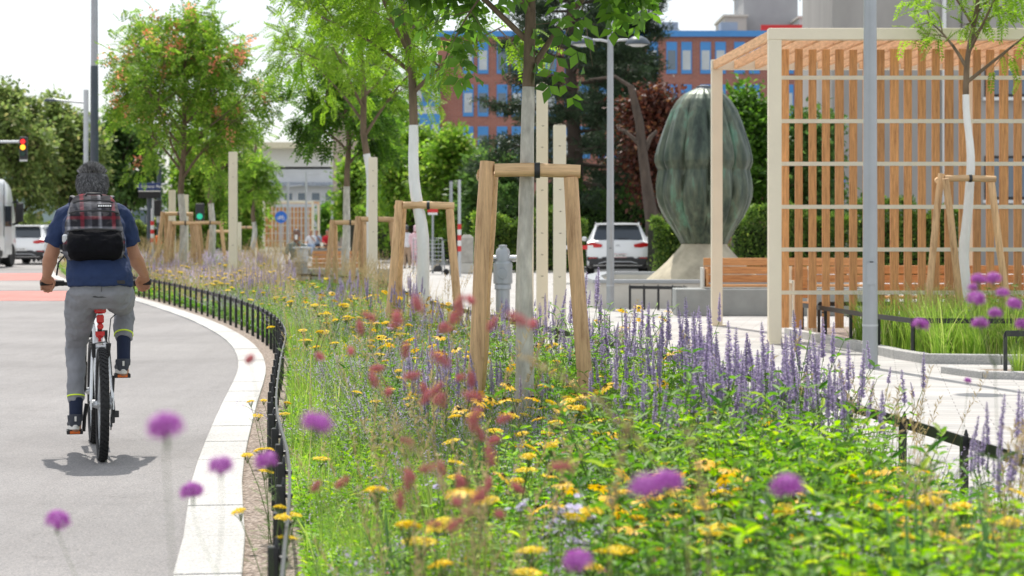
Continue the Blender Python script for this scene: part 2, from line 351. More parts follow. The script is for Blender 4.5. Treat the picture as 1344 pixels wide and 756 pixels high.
def pavers(name, c1, c2, w, h, rot=0):
    m,nt,b=nodes(name); tc=N(nt,'ShaderNodeTexCoord'); mp=N(nt,'ShaderNodeMapping'); mp.inputs['Rotation'].default_value=(0,0,rot); nt.links.new(tc.outputs['Object'],mp.inputs[0])
    br=N(nt,'ShaderNodeTexBrick'); br.inputs['Scale'].default_value=1; br.inputs['Brick Width'].default_value=w; br.inputs['Row Height'].default_value=h; br.inputs['Mortar Size'].default_value=.005; br.inputs['Mortar Smooth'].default_value=.3
    br.inputs['Color1'].default_value=c4(c1); br.inputs['Color2'].default_value=c4(c2); br.inputs['Mortar'].default_value=c4(mulc(c1,.42)); br.inputs['Bias'].default_value=.1
    nt.links.new(mp.outputs[0],br.inputs[0]); n=noise(nt,mp.outputs[0],.8,6,.7); r=ramp(nt,n,[(.3,(.84,.83,.82)),(.65,(1.04,1.04,1.04))])
    mx=N(nt,'ShaderNodeMix',data_type='RGBA',blend_type='MULTIPLY'); mx.inputs[0].default_value=1; nt.links.new(br.outputs[0],mx.inputs[6]); nt.links.new(r,mx.inputs[7]); nt.links.new(mx.outputs[2],b.inputs['Base Color'])
    b.inputs['Roughness'].default_value=.85; bumpto(nt,b,br.outputs['Fac'],-.4,.004); return m
def gravel(name, cols, sc=55):
    m,nt,b=nodes(name); vo=N(nt,'ShaderNodeTexVoronoi'); vo.inputs['Scale'].default_value=sc; nt.links.new(coord(nt),vo.inputs['Vector'])
    sep=N(nt,'ShaderNodeSeparateColor'); nt.links.new(vo.outputs['Color'],sep.inputs[0]); c=ramp(nt,sep.outputs[0],[(i/(len(cols)-1),q) for i,q in enumerate(cols)])
    e=ramp(nt,vo.outputs['Distance'],[(.3,(1,1,1)),(.75,(.45,.43,.4))]); mx=N(nt,'ShaderNodeMix',data_type='RGBA',blend_type='MULTIPLY'); mx.inputs[0].default_value=1
    nt.links.new(c,mx.inputs[6]); nt.links.new(e,mx.inputs[7]); nt.links.new(mx.outputs[2],b.inputs['Base Color']); b.inputs['Roughness'].default_value=.95; bumpto(nt,b,vo.outputs['Distance'],-.8,.01); return m
G={}
G['asph']=asphalt('light worn asphalt',(.27,.258,.254)); G['red']=asphalt('red road coating',(.56,.22,.19)); G['lt']=asphalt('pale road surface',(.34,.32,.31))
G['pav']=pavers('pale concrete pavers',(.50,.475,.45),(.38,.37,.355),.42,.16,.18); G['far']=mat('far ground',(.22,.22,.18),.95,0,.3,.05)
G['kerb']=asphalt('white concrete kerb stone',(.54,.53,.51)); G['grav']=gravel('pinkish gravel mulch',[(.18,.13,.10),(.34,.27,.22),(.46,.38,.33),(.26,.21,.18)])
G['soil']=gravel('dark planting soil',[(.05,.04,.03),(.09,.07,.05),(.14,.11,.08)],40)
g=MB().add([(-900,-40,-.03),(900,-40,-.03),(900,2500,-.03),(-900,2500,-.03)],[(0,1,2,3)]).build('ground',G['far'],None,0); tag(g,kind='structure')
LK=offset(LEFT,.19); LO=offset(LEFT,.47)
far=np.stack([np.full(len(LEFT),-70.),LEFT[:,1]],1)
strip('bike_path',far,offset(LEFT,.465),0,G['asph'])
strip('gravel_strip',offset(LEFT,.20),offset(LEFT,-.25),.002,G['grav'])
strip('planting_bed',offset(LEFT,-.2),offset(RIGHT,.02),.008,G['soil'])
rr=np.stack([np.full(len(RIGHT),60.),RIGHT[:,1]],1); strip('plaza_paving',offset(RIGHT,-.0),rr,0,G['pav'])
mb=MB(); mb.add([(-70,69.9,-.004),(60,69.9,-.004),(60,118,-.004),(-70,118,-.004)],[(0,1,2,3)]); tag(mb.build('road',G['lt'],None,0),kind='structure')
def patch(name, pts, z, m): tag(MB().add([(x,y,z) for x,y in pts],[tuple(range(len(pts)))]).build(name,m,None,0),kind='structure')
patch('red_crossing_band',[(-20,38.5),(-8.0,38.6),(-9.8,44.6),(-20,44.2)],.004,G['red'])
patch('pale_crossing_band',[(-24,44.9),(-9.9,45.2),(-12.2,53.2),(-26,51.5)],.004,G['lt'])
patch('red_crossing_stripe',[(-26,52.0),(-12.3,53.8),(-14.4,62.6),(-20,60.5),(-26,55.5)],.004,G['red'])
# kerb: separate stones, 1 m long with open joints, a little proud of the path
mb=MB(); A=resample(LK,1.0); B=offset(A,.275)
for i in range(len(A)-1):
    a=A[i];b=A[i+1];c=B[i+1];d=B[i]; g_=.008
    mb.prism([tuple(lerp(a,b,g_)),tuple(lerp(a,b,1-g_)),tuple(lerp(d,c,1-g_)),tuple(lerp(d,c,g_))],-.05,.022+random.uniform(-.003,.003))
tag(mb.build('kerb',G['kerb'],None,0,bevel=.004),kind='structure')
# bed on the right, behind the second fence
BED2=[(3.78,25.6),(4.38,20.85),(10,20.3),(10,28.3),(3.9,28.3)]
patch('gravel_bed',BED2,.005,G['grav']); patch('gravel_bed_front',[(4.55,18.75),(10,18.3),(10,19.6),(4.5,19.8)],.005,G['grav'])
def kerbline(name, pts, w=.13, h=.10):
    mb=MB(); C=resample(np.array(pts,float),.8); D=offset(C,w)
    for i in range(len(C)-1):
        a,b,c,d=C[i],C[i+1],D[i+1],D[i]; mb.prism([tuple(lerp(a,b,.005)),tuple(lerp(a,b,.995)),tuple(lerp(d,c,.995)),tuple(lerp(d,c,.005))],-.05,h)
    tag(mb.build(name,G['kerb'],None,0,bevel=.008),kind='structure')
kerbline('bed_kerb',crv([(3.58,26.2),(3.98,22.6),(4.18,20.95),(4.5,20.55),(6,20.42),(10,20.0)],8))
kerbline('bed_kerb_near',crv([(4.15,19.3),(4.45,18.5),(6,18.25),(10,18.0)],8),.13,.07)
# ================================================================== low fences
def fence(name, label, C, step=.62, rail_h=.40, skip=(0,999)):
    e=empty(name,(float(C[0][0]),float(C[0][1]),0),0,label,'fence'); o=Vector(e.location)
    P=resample(C,step); rail=MB()
    for i in range(len(P)-1):
        a=Vector((P[i][0],P[i][1],rail_h-.03))-o; b=Vector((P[i+1][0],P[i+1][1],rail_h-.03))-o
        rail.beam(a,b+(b-a)*.004,.012,.055)
    rail.build('rail',M['black'],e,0)
    pm=None
    for i in range(len(P)):
        t=P[min(i+1,len(P)-1)]-P[max(i-1,0)]; ang=math.atan2(t[1],t[0])
        if pm is None:
            q=MB().box((0,.034,.195),(.034,.036,.43)).box((0,.024,.425),(.03,.016,.03),taper=.4).tube([(0,-.012,.37),(0,.04,.37)],.011,6)
            ob=q.build('post',M['black'],e,0,bevel=.003); pm=ob.data
        else: ob=link('post',pm,e)
        ob.location=(P[i][0]-o.x,P[i][1]-o.y,0); ob.rotation_euler=(0,0,ang)
    return e
fence('metal_fence','long low black flat bar fence curving along the bike path kerb',LEFT[int(12*.7):12*12],.74)
fence('metal_fence','low black flat bar fence between the flower bed and the pale paving',offset(RIGHT[10:12*12],.05),.95)
fence('metal_fence','low dark fence around the grass bed beside the slatted pergola',np.array([(3.70,25.6),(3.94,23.4),(4.06,22.3),(4.2,21.2),(9.6,20.75)]),1.12,.45)
fence('metal_fence','short low fence piece at the right edge in front of the grass bed',np.array([(4.62,18.62),(9,18.35)]),1.3,.45)
fence('metal_fence','small low black railing by the fountain basin wall',np.array([(2.02,34.3),(2.9,33.9),(2.9,33.2)]),.26,.42)
fence('metal_fence','dark low railing end inside the pergola behind its first slats',np.array([(4.0,25.9),(5.2,26.0)]),1.1,.45)
# ================================================================== pergolas
def pergola(label, X0, X1, Yf, Yb, H, back_shift, slat_step, slat_w, lat_y, nx_post, rails, zb, zt, lean_mat, xslat0):
    e=empty('pergola',(X0,Yf,0),0,label,'pergola'); PW=.155
    def L(x,y,z): return (x-X0,y-Yf,z)
    for (x,y) in [(X0+.08,Yf),(X0+.08+back_shift,Yb),(X1-.08,Yf),(X1-.08+back_shift,Yb)]+[(q,Yb) for q in nx_post]:
        MB().box(L(x,y,(H-.14)/2),(PW,PW,H-.14)).box(L(x,y,.008),(.26,.26,.016)).build('post',M['cream'],e,0,bevel=.005)
    MB().box(L((X0+X1)/2,Yf,H-.07),(X1-X0+.0,PW+.004,.14)).build('beam',M['cream'],e,0,bevel=.005)
    MB().box(L((X0+X1)/2+back_shift,Yb,H-.07),(X1-X0,PW+.004,.14)).build('beam',M['cream'],e,0,bevel=.005)
    j=MB(); n=int((X1-X0)/.30)
    for i in range(n+1):
        x=lerp(X0+.05,X1-.05,i/n); j.beam(L(x,Yf+.085,H-.075),L(x+back_shift,Yb-.085,H-.075),.055,.12)
    j.build('roof_joists',M['larch_y'],e,0,bevel=.004)
    x=xslat0
    k=0
    while x<X1-.2:
        j_=random.uniform(-.004,.004)
        ww=slat_w*(1.0 if k%4 else 1.12)
        MB().box(L(x+j_,lat_y,(zb+zt)/2+random.uniform(-.006,.006)),(ww,.06,zt-zb)).build('slat',M['larch'],e,0,bevel=.004)
        x+=slat_step; k+=1
    for z in rails:
        r=MB(); r.box(L((xslat0+X1)/2-.06,lat_y-.036,z),(X1-xslat0+.02,.010,.050))
        x=xslat0
        while x<X1-.2: r.lathe([(.008,-.046),(.008,-.042)],6,L(x,lat_y,z),0,None,'y'); x+=slat_step
        r.build('rail',M['cream_rail'],e,0)
    return e
S1=24.2
rz_=[pz(v,24.62) for v in (102,159,215,271.5,327.5,384)]
pergola('large cream framed pergola with vertical larch slats right of the statue',3.11,8.9,24.2,28.7,3.83,-.24,.1695,.092,24.66,[6.62],rz_,.17,3.62,None,3.38)
pergola('small distant pergola with wooden slats behind the blue cycle sign',px(345,130),px(412,130),130,134,3.2,0,.24,.165,130.4,[],[.6,1.1,1.6,2.1,2.5],.2,2.8,None,px(349,130))
# ================================================================== steles
def stele(u, w, top, d, label):
    e=empty('stele',(px(u,d),d,0),0,label,'post')
    mb=MB().box((0,0,top/2),(w,.11,top)); 
    for k in range(int(top/.28)):
        if k%2==0 or w>.12: mb.tube([(random.choice((-.02,.03)),-.045,.5+k*.28),(random.choice((-.02,.03)),-.058,.5+k*.28)],.008,6,1)
    mb.box((0,0,.01),(w+.1,.22,.02)); mb.build('post_body',[M['cream'],M['black']],e,0,bevel=.006)
    MB().box((0,0,top+.006),(w-.02,.09,.012)).build('cap',M['cream_rail'],e,0)
stele(711.5,.152,pz(112,26),26,'tallest cream mist post, middle one behind the nearest tree trunk')
stele(734.5,.165,pz(165,25.6),25.6,'shorter cream mist post, right one behind the nearest tree')
stele(694,.13,pz(180,26.8),26.8,'cream mist post half hidden right behind the white nearest trunk')
stele(489.5,.16,pz(207,36.5),36.5,'cream post close behind the third young tree')
stele(306,.175,pz(200,41),41,'single cream post standing in the bed right of the orange podded tree')
stele(226,.18,pz(250,54),54,'cream post left behind the trunk of the orange podded tree')
stele(243,.18,pz(256,56),56,'cream post right behind the trunk of the orange podded tree')
stele(314,.15,pz(292,70),70,'faraway short pale post behind the single cream post')
# ================================================================== roundwood stake frames
def stake_frame(label, X, Y, H, half, spread, back=(-.1,.5), r=.056, rz=0, low=False):
    e=empty('tree_stake_frame',(X,Y,0),rz,label,'tree support','roundwood tripod frames bracing the young trees')
    bz=H-.055
    def post(a,b):
        pts=[Vector(a).lerp(Vector(b),t) for t in (0,.2,.4,.6,.8,1)]
        pts=[p+Vector((random.uniform(-.006,.006),random.uniform(-.006,.006),0)) for p in pts]
        MB().tube(pts,[r*1.04,r,r*1.02,r*.98,r,r*.97],14,lump=.02).build('stake',M['round'],e,50)
    post((-half-spread,-.12,-.1),(-half,0,H)); post((half+spread,-.10,-.1),(half,.0,H-.10)); post((back[0]-half,back[1]+.25,-.1),(-half+.02,back[1]*.6,H-.06))
    MB().tube([(-half+r*.9,-.0,bz),(0,.0,bz+.004),(half+r*1.2,0,bz-.008)],[r*.9,r*.93,r*.9],14,lump=.015).build('crossbar',M['round_x'],e,50)
    MB().tube([(-half-.03,.055,bz-.02),(-half-.04,back[1]*.6+.12,bz-.03)],r*.85,12,lump=.015).build('crossbar',M['round_x'],e,50)
    MB().tube([(.03,0,bz-.0),(.065,0,bz)],r*1.06,14).tube([(.045,.0,bz+.03),(-.02,.12,bz+.02),(-.14,.10,bz)],.012,6).build('strap',M['plastic'],e,50)
    return e
stake_frame('large roundwood tripod around the nearest tree in the flower bed',.109,12.4,1.818,.26,.115,r=.047)
stake_frame('roundwood tripod around the second tree, left of the walking women',px(557,24),24,1.735,.30,.15,r=.05)
stake_frame('roundwood tripod around the third tree with a dark strap',px(492,37.5),37.5,1.63,.31,.17,(0,.6))
stake_frame('roundwood tripod left of the third tree, around the fourth trunk',px(457,42),42,1.58,.33,.15,(0,.5))
stake_frame('thin roundwood tripod around the small tree before the slatted pergola',px(1268,23.0),23.0,pz(228,23),.29,.24,(.3,-.25),.042)
stake_frame('roundwood tripod in front under the orange podded tree',px(241,50),50,pz(290,50),.33,.16,(-.2,.7))
stake_frame('taller roundwood tripod behind the trunk of the orange podded tree',px(232,52),52,pz(278,52),.36,.2,(-.1,.7))
stake_frame('roundwood tripod around the slim tree right of the orange podded tree',px(274,58),58,pz(290,58),.36,.2,(.1,.7))
stake_frame('small faraway roundwood tripod left of the single cream post',px(290,70),70,1.35,.4,.2,(.1,.7))
stake_frame('smallest roundwood tripod far along the verge right of the single cream post',px(322,86),86,1.5,.4,.2,(.1,.7))
# ================================================================== lamps and poles
def twin_lamp(label, X, Y, H, r0, r1, heads=True, base=True, twist=0):
    e=empty('street_lamp',(X,Y,0),twist,label,'street lamp')
    MB().tube([(0,0,0),(0,0,H*.5),(0,0,H)],[r0,lerp(r0,r1,.5),r1],28).tube([(0,0,0),(0,0,.03)],[r0*1.25,r0*1.25],20).box((0,-r0*.96,.95),(.09,.02,.22)).box((0,-r0*.93,pz(328,34)),(.035,.02,.07),m=1).build('pole',[M['grey_pole'],M['plastic']],e,40)
    MB().tube([(0,0,.42),(0,0,.44)],[r0*1.03]*2,20).build('collar',M['grey_light'],e,40)
    for s in (-1,1):
        MB().tube([(s*.03,0,H-.36),(s*.16,0,H-.33),(s*.30,0,H-.33)],.022,8).build('arm',M['grey_light'],e,40)
        prof=[(.0,.14),(.08,.13),(.15,.095),(.20,.04),(.215,0),(.20,-.01),(.0,-.012)][::-1]
        h=MB().lathe([(q[0]+1e-4,q[1]) for q in prof],24,(s*.47,0,H-.40)).build('lamp_head',M['dark_pole'],e,40)
        MB().lathe([(.001,-.045),(.10,-.04),(.17,-.012)],20,(s*.47,0,H-.40)).build('diffuser',M['grey_light'],h,40)
    return e
twin_lamp('thick grey lamp pole standing on the paving in front of the slatted pergola',px(1142,20),20,6.2,.077,.055)
twin_lamp('grey lamp post with two dome heads left of the bronze statue',px(801,34),34,4.95,.068,.05)
# left side poles
e=empty('mast',(px(124,60),60,0),0,'very tall dark blue grey mast rising behind the cyclist','mast')
MB().tube([(0,0,0),(0,0,6.3)],[.14,.115],20).tube([(0,0,0),(0,0,.05)],[.22,.22],20).build('lower_pole',M['dark_pole'],e,40); MB().tube([(0,0,6.3),(0,0,11)],[.112,.09],20).build('upper_pole',M['grey_pole'],e,40)
e=empty('street_lamp',(px(113,72),72,0),0,'arm street lamp with dark lower pole left of the tall mast','street lamp')
MB().tube([(0,0,0),(0,0,3.5)],.10,16).build('lower_pole',M['dark_pole'],e,40); MB().tube([(0,0,3.5),(0,0,pz(118,72))],.09,16).build('upper_pole',M['grey_light'],e,40)
MB().tube([(0,0,pz(135,72)),(-.9,0,pz(132,72)),(-1.2,0,pz(130,72))],.04,8).build('arm',M['grey_light'],e,40); MB().box((-1.3,0,pz(131,72)),(.5,.2,.10),taper=.6).build('lamp_head',M['dark_pole'],e,30,bevel=.02)
e=empty('traffic_light',(px(-40,80),80,0),0,'traffic light with red and amber lit on a horizontal arm at far left','traffic light')
MB().tube([(0,0,0),(0,0,5.2)],.09,12).build('pole',M['grey_light'],e,40); zt=pz(186,80); MB().tube([(0,0,zt),(px(30,80)-px(-40,80),0,zt)],.05,8).build('arm',M['grey_light'],e,40)
xh=px(31.5,80)-px(-40,80); hd=MB().box((xh,-.05,pz(194.5,80)),(.30,.22,.92)).build('signal_head',M['plastic'],e,30,bevel=.03)
for k,(v,mm) in enumerate([(184,emis('lit red lens',(.9,.02,.02),1.2)),(191.5,emis('lit amber lens',(1,.42,.02),2.5)),(200,mat('unlit green lens',(.01,.05,.03),.3))]):
    MB().lathe([(.001,-.03),(.09,-.022),(.105,0)],16,(xh,-.17,pz(v+2,80)),axis='y').build('lens',mm,hd,50); MB().lathe([(.105,0),(.105,-.05),(.112,-.05),(.112,0)],16,(xh,-.16,pz(v+2,80)),axis='y',cap=False).build('visor',M['plastic'],hd,50)
pl=MB().box((xh,-.08,pz(207.5,80)),(.30,.02,.26)).build('plate',M['plate'],e,0); MB().beam((xh-.05,-.10,pz(210,80)),(xh-.05,-.10,pz(205,80)),.03,.012,up=(0,1,0)).beam((xh-.05,-.10,pz(207.5,80)),(xh+.06,-.10,pz(209.5,80)),.03,.012,up=(0,1,0)).build('arrow',M['blacktxt'],pl,0)
# street name sign
e=empty('street_sign',(px(196,60),60,0),0,'double street name sign in navy with white letters on a dark post','street sign')
MB().tube([(0,0,0),(0,0,pz(240,60))],.075,12).build('post',M['dark_pole'],e,40); MB().tube([(.13,-.1,0),(.13,-.1,pz(238,60))],.03,10).build('pole',M['grey_light'],e,40)
MB().box((.03,-.15,pz(245,60)),(.68,.03,.22)).build('name_plate',M['navy_sign'],e,0,bevel=.005)
textobj('22. Kagraner Platz','lettering',.115,M['whitetxt'],e,(.03,-.168,pz(245,60)))
MB().box((.03,-.15,pz(256,60)),(.66,.03,.19)).box((.03,-.15,pz(251,60)),(.66,.02,.03),m=1).build('lower_plate',[M['blacktxt'],M['plate']],e,0)
e=empty('traffic_light',(px(209,61),61,0),0,'dark signal post with pedestrian signal boxes beside the street name sign','traffic light')
MB().tube([(0,0,0),(0,0,pz(218,61))],.07,12).build('pole',M['dark_pole'],e,40); MB().tube([(0,0,pz(243,61)),(.25,0,pz(241,61))],.03,8).build('arm',M['grey_light'],e,40)
for v in (268,278): MB().box((-.02,-.14,pz(v,61)),(.22,.18,.26)).build('signal_head',M['plastic'],e,30,bevel=.02)
MB().box((0,-.1,pz(315,61)),(.20,.14,.28)).build('push_button_box',M['orange'],e,30,bevel=.03)
MB().tube([(0,-.005,pz(292,61)),(0,-.005,pz(264,61))],.078,12).build('sleeve',M['grey_light'],e,40)
def stripes(label, u, d, v0, v1, top, base=0):
    e=empty('marker_post',(px(u,d),d,0),0,label,'post'); MB().tube([(0,0,0),(0,0,top)],.045,12).build('pole',M['grey_light'],e,40)
    z0=pz(v1,d); z1=pz(v0,d); n=5
    for k in range(n): MB().tube([(0,0,lerp(z0,z1,k/n)),(0,0,lerp(z0,z1,(k+1)/n)-.002)],.056,12).build('band',M['red'] if k%2==0 else M['plate'],e,40)
stripes('red and white banded post below the street name sign',200,59,290,318,2.0)
stripes('grey pole with red and white bands left of the concrete pillar',603,58,294,330,pz(236,58))
e=empty('sign_pole',(px(592,60),60,0),0,'plain dark grey pole left of the banded pole','pole'); MB().tube([(0,0,0),(0,0,pz(238,60))],.05,12).build('pole',M['grey_pole'],e,40); MB().tube([(0,0,pz(238,60)),(0,0,pz(237,60))],.055,12).build('cap',M['plastic'],e,40)
e=empty('traffic_light',(px(263,85),85,0),0,'distant signal showing green among the tree stakes','traffic light'); MB().tube([(0,0,0),(0,0,2.3)],.05,8).build('pole',M['dark_pole'],e,40)
hd=MB().box((0,-.1,pz(280,85)),(.36,.2,.85)).build('signal_head',M['plastic'],e,30,bevel=.03); MB().lathe([(.001,-.03),(.12,-.02),(.13,0)],12,(0,-.2,pz(284,85)),axis='y').build('lens',emis('lit green lens',(.02,.5,.3),.5),hd,50)
e=empty('cycle_sign',(px(369,112),112,0),0,'round blue cycle path sign before the distant pergola','sign'); MB().tube([(0,0,0),(0,0,pz(285,112))],.05,8).build('pole',M['grey_light'],e,40)
MB().lathe([(.34,-.03),(.34,0)],28,(0,-.06,pz(285,112)),axis='y').build('sign_face',M['blue_sign'],e,30); q=MB()
for s in(-1,1): q.tube([(s*.13+.075*math.cos(a*math.pi/8),-.10,pz(286,112)-.03+.075*math.sin(a*math.pi/8)) for a in range(17)],.012,4)
zc=pz(286,112)-.03
for a,b in (((-.13,0),(-.05,.12)),((-.05,.12),(.09,.12)),((.09,.12),(0,0)),((0,0),(-.05,.12)),((0,0),(-.13,0)),((.13,0),(.07,.15)),((.07,.15),(.12,.17)),((-.09,.14),(-.02,.14))): q.tube([(a[0],-.10,zc+a[1]),(b[0],-.10,zc+b[1])],.012,4)
q.build('bicycle_symbol',M['whitetxt'],e,0)
e=empty('street_sign',(px(568,62),62,0),0,'red and white notice sign on a grey pole beside the walking women','sign'); MB().tube([(0,0,0),(0,0,pz(274,62))],.035,8).build('pole',M['grey_pole'],e,40)
MB().box((0,-.05,pz(276,62)),(.33,.02,.14)).box((0,-.05,pz(280.5,62)),(.30,.02,.07),m=1).build('sign_face',[M['red'],M['plate']],e,0)
for u,d,tp,lab in ((378,118,240,'slim grey tram pole left of its neighbour above the distant pergola'),(402,120,225,'slim grey pole behind the right end of the distant pergola'),(436,115,262,'slim grey pole left of the fourth trunk')):
    e=empty('tram_pole',(px(u,d),d,0),0,lab,'pole'); MB().tube([(0,0,0),(0,0,pz(tp,d))],.07,8).build('pole',M['grey_light'],e,40); MB().tube([(0,0,pz(tp+5,d)),(.8,0,pz(tp+3,d))],.035,6).build('arm',M['grey_light'],e,40)
# hydrant
e=empty('hydrant',(px(660,24),24,0),0,'old grey pillar hydrant just left of the nearest white tree trunk','hydrant')
prof=[(.085,0),(.085,.66),(.10,.67),(.10,.72),(.095,.73),(.115,.74),(.115,.98),(.10,1.0),(.085,1.01),(.085,1.12),(.075,1.15),(.05,1.17),(.05,1.2),(.001,1.205)]
MB().lathe(prof,24).build('body',M['grey_pole'],e,35)
for s in(-1,1): MB().lathe([(.04,0),(.04,.10),(.052,.11),(.052,.15),(.03,.16),(.03,.18)] if s>0 else [(.04,0),(.04,-.10),(.052,-.11),(.052,-.15),(.03,-.16),(.03,-.18)],14,(s*.07,0,1.04),axis='x').build('outlet',M['chrome'],e,35)
MB().lathe([(.06,-.14),(.065,-.13),(.065,-.1)],16,(0,0,.86),axis='y').lathe([(.03,-.155),(.03,-.14)],6,(0,0,.86),axis='y').build('valve_cap',M['grey_pole'],e,35)
MB().lathe([(.118,0),(.118,.02)],24,(0,0,.76)).lathe([(.118,0),(.118,.02)],24,(0,0,.94)).build('ring',M['grey_pole'],e,35)
# concrete pillar, scooter, crowd fence
e=empty('pillar',(px(613,62),62,0),0,'short weathered stone pillar at the end of the hedge','pillar'); MB().box((0,0,.16),(.40,.4,.32)).build('plinth',M['concrete_lt'],e,0,bevel=.02); MB().box((0,0,.73),(.40,.38,.82)).box((0,0,1.17),(.34,.32,.07),taper=.7).build('shaft',M['stone'],e,0,bevel=.02)
e=empty('kick_scooter',(px(570,60),60,0),-.5,'dark kick scooter parked beside the wire panel','scooter')
MB().box((0,0,.12),(.8,.15,.04)).build('deck',M['plastic'],e,0,bevel=.01); MB().tube([(.36,0,.12),(.30,0,1.05)],.022,8).build('stem',M['grey_pole'],e,40); MB().tube([(.3,-.22,1.05),(.3,.22,1.05)],.015,8).build('handlebar',M['plastic'],e,40)
for x in(-.42,.42): MB().lathe([(.03,-.03),(.09,-.03),(.10,0),(.09,.03),(.03,.03)],16,(x,0,.10),axis='y').build('wheel',M['rubber'],e,40)
MB().box((.12,0,.22),(.26,.2,.2),taper=.7).build('bag',M['plastic'],e,30,bevel=.04)
e=empty('wire_panel',(px(564,61),61,0),0,'grey wire mesh panel behind the second tree','fence'); q=MB()
for k in range(9): q.tube([(-.5+k*.11,0,.1),(-.5+k*.11,0,1.05)],.008,4)
for k in range(9): q.tube([(-.5,0.005,.1+k*.118),(.38,0.005,.1+k*.118)],.008,4)
q.build('mesh',M['grey_pole'],e,0); MB().tube([(-.5,0,0),(-.5,0,1.1),(.38,0,1.1),(.38,0,0)],.02,6).build('frame',M['grey_pole'],e,0)
e=empty('barrier',(px(755,50),50,0),0,'red and white barrier rail on a white post behind the tree stakes','barrier'); MB().tube([(0,0,0),(0,0,1.0)],.06,10).build('post',M['plate'],e,40)
for k in range(5): MB().beam((-.25+k*.14,-.05,.93),(-.25+(k+1)*.14-.003,-.05,.93),.03,.10).build('band',M['red'] if k%2 else M['plate'],e,0)
MB().box((-.05,0,.03),(1.1,.5,.06),taper=.9).build('base',M['concrete_lt'],e,0,bevel=.01)
# ================================================================== benches
def boards(mb, x0,x1,y,z0,z1,n,th=.035,gap=.008,horizontal=False):
    h=(z1-z0-gap*(n-1))/n
    for k in range(n):
        c=z0+k*(h+gap)+h/2
        if horizontal: mb.box(((x0+x1)/2,c,y),(x1-x0,h,th))
        else: mb.box(((x0+x1)/2,y,c),(x1-x0,th,h))
    return mb
e=empty('bench',(2.63,32,0),0,'long larch bench on a grey concrete plinth left of the pergola','bench')
MB().box((1.7,.3,.215),(3.4,.75,.43)).build('plinth',M['concrete'],e,0,bevel=.012); boards(MB(),.50,3.2,.02,.10,.53,4,.035,.01,True).xf(Matrix.Translation((0,0,.455))).build('seat',M['larch_x'],e,0,bevel=.004)
boards(MB(),.50,3.2,.55,.52,.92,3,.04,.012).build('backrest',M['larch_x'],e,0,bevel=.004); MB().box((.52,.32,.62),(.04,.45,.28)).build('armrest',M['larch_x'],e,0,bevel=.004); MB().box((.46,.32,.60),(.03,.42,.34)).build('side_panel',M['concrete_lt'],e,0,bevel=.004)
e=empty('bench',(px(1118,29.6),27.6,0),0,'orange larch bench inside the pergola behind the slats','bench')
boards(MB(),0,2.3,0,.05,.50,4,.035,.01,True).xf(Matrix.Translation((0,0,.44))).build('seat',M['larch_x'],e,0,bevel=.004); boards(MB(),0,2.3,.53,.50,.88,3,.035,.012).build('backrest',M['larch_x'],e,0,bevel=.004); boards(MB(),0,2.3,.03,.08,.38,2,.03,.05).build('front_boards',M['larch_x'],e,0,bevel=.004)
for x in(.1,1.15,2.2): MB().box((x,.08,.21),(.06,.06,.42)).box((x,.50,.44),(.06,.06,.88)).box((x,.29,.40),(.05,.42,.05)).build('leg',M['cream'],e,0,bevel=.004)
e=empty('chair',(px(1053,26.2),26.0,0),0,'cream framed chair just behind the first pergola slats','chair')
for x in(-.13,.13): MB().box((x,0,.36),(.05,.06,.72)).box((x,.45,.45),(.05,.06,.90)).box((x,.22,.70),(.05,.52,.04)).build('side_frame',M['cream'],e,0,bevel=.004)
boards(MB(),-.10,.10,0,.0,.42,4,.03,.01,True).xf(Matrix.Translation((0,0,.42))).build('seat',M['larch_x'],e,0); boards(MB(),-.10,.10,.43,.48,.86,3).build('backrest',M['larch_x'],e,0)
e=empty('bench',(px(385,47.5),47.5,0),0,'larch bench on a concrete plinth where the man sits drinking','bench')
MB().box((.85,.3,.22),(2.9,.8,.43)).build('plinth',M['concrete'],e,0,bevel=.012); boards(MB(),.1,1.75,.02,.05,.48,4,.035,.01,True).xf(Matrix.Translation((0,0,.455))).build('seat',M['larch_x'],e,0); boards(MB(),.40,1.75,.52,.48,.86,4,.04,.012).build('backrest',M['larch_x'],e,0)
e=empty('chair',(px(337,46),46,0),-.6,'white framed wooden lounge chair in the bed left of the seated man','chair')
MB().beam((-.25,.25,.35),(-.42,.45,.95),.04,.05).beam((-.25,-.2,.35),(-.25,.25,.35),.04,.05).box((-.25,-.2,.17),(.05,.05,.34)).box((-.25,.22,.17),(.05,.05,.34)).build('side_frame',M['cream'],e,0); MB().beam((.25,.25,.35),(.12,.45,.95),.04,.05).box((.25,-.2,.17),(.05,.05,.34)).box((.25,.22,.17),(.05,.05,.34)).build('side_frame',M['cream'],e,0); boards(MB(),-.25,.6,0,-.2,.25,4,.03,.01,True).xf(Matrix.Translation((0,0,.39))).build('seat',M['larch_x'],e,0)
e=empty('drinking_fountain',(px(397,45.5),45.5,0),0,'grey drinking fountain column in front of the seated man','fountain')
MB().lathe([(.16,0),(.15,.1),(.12,.45),(.12,.62)],20).build('column',M['concrete'],e,40); MB().lathe([(.12,.62),(.21,.66),(.21,.72),(.13,.74),(.13,.92),(.22,.95),(.22,.98),(.001,.985)],20).build('bowl',M['grey_light'],e,35); MB().tube([(.1,0,.98),(.1,0,1.04),(.05,0,1.05)],.012,6).build('spout',M['chrome'],e,40)
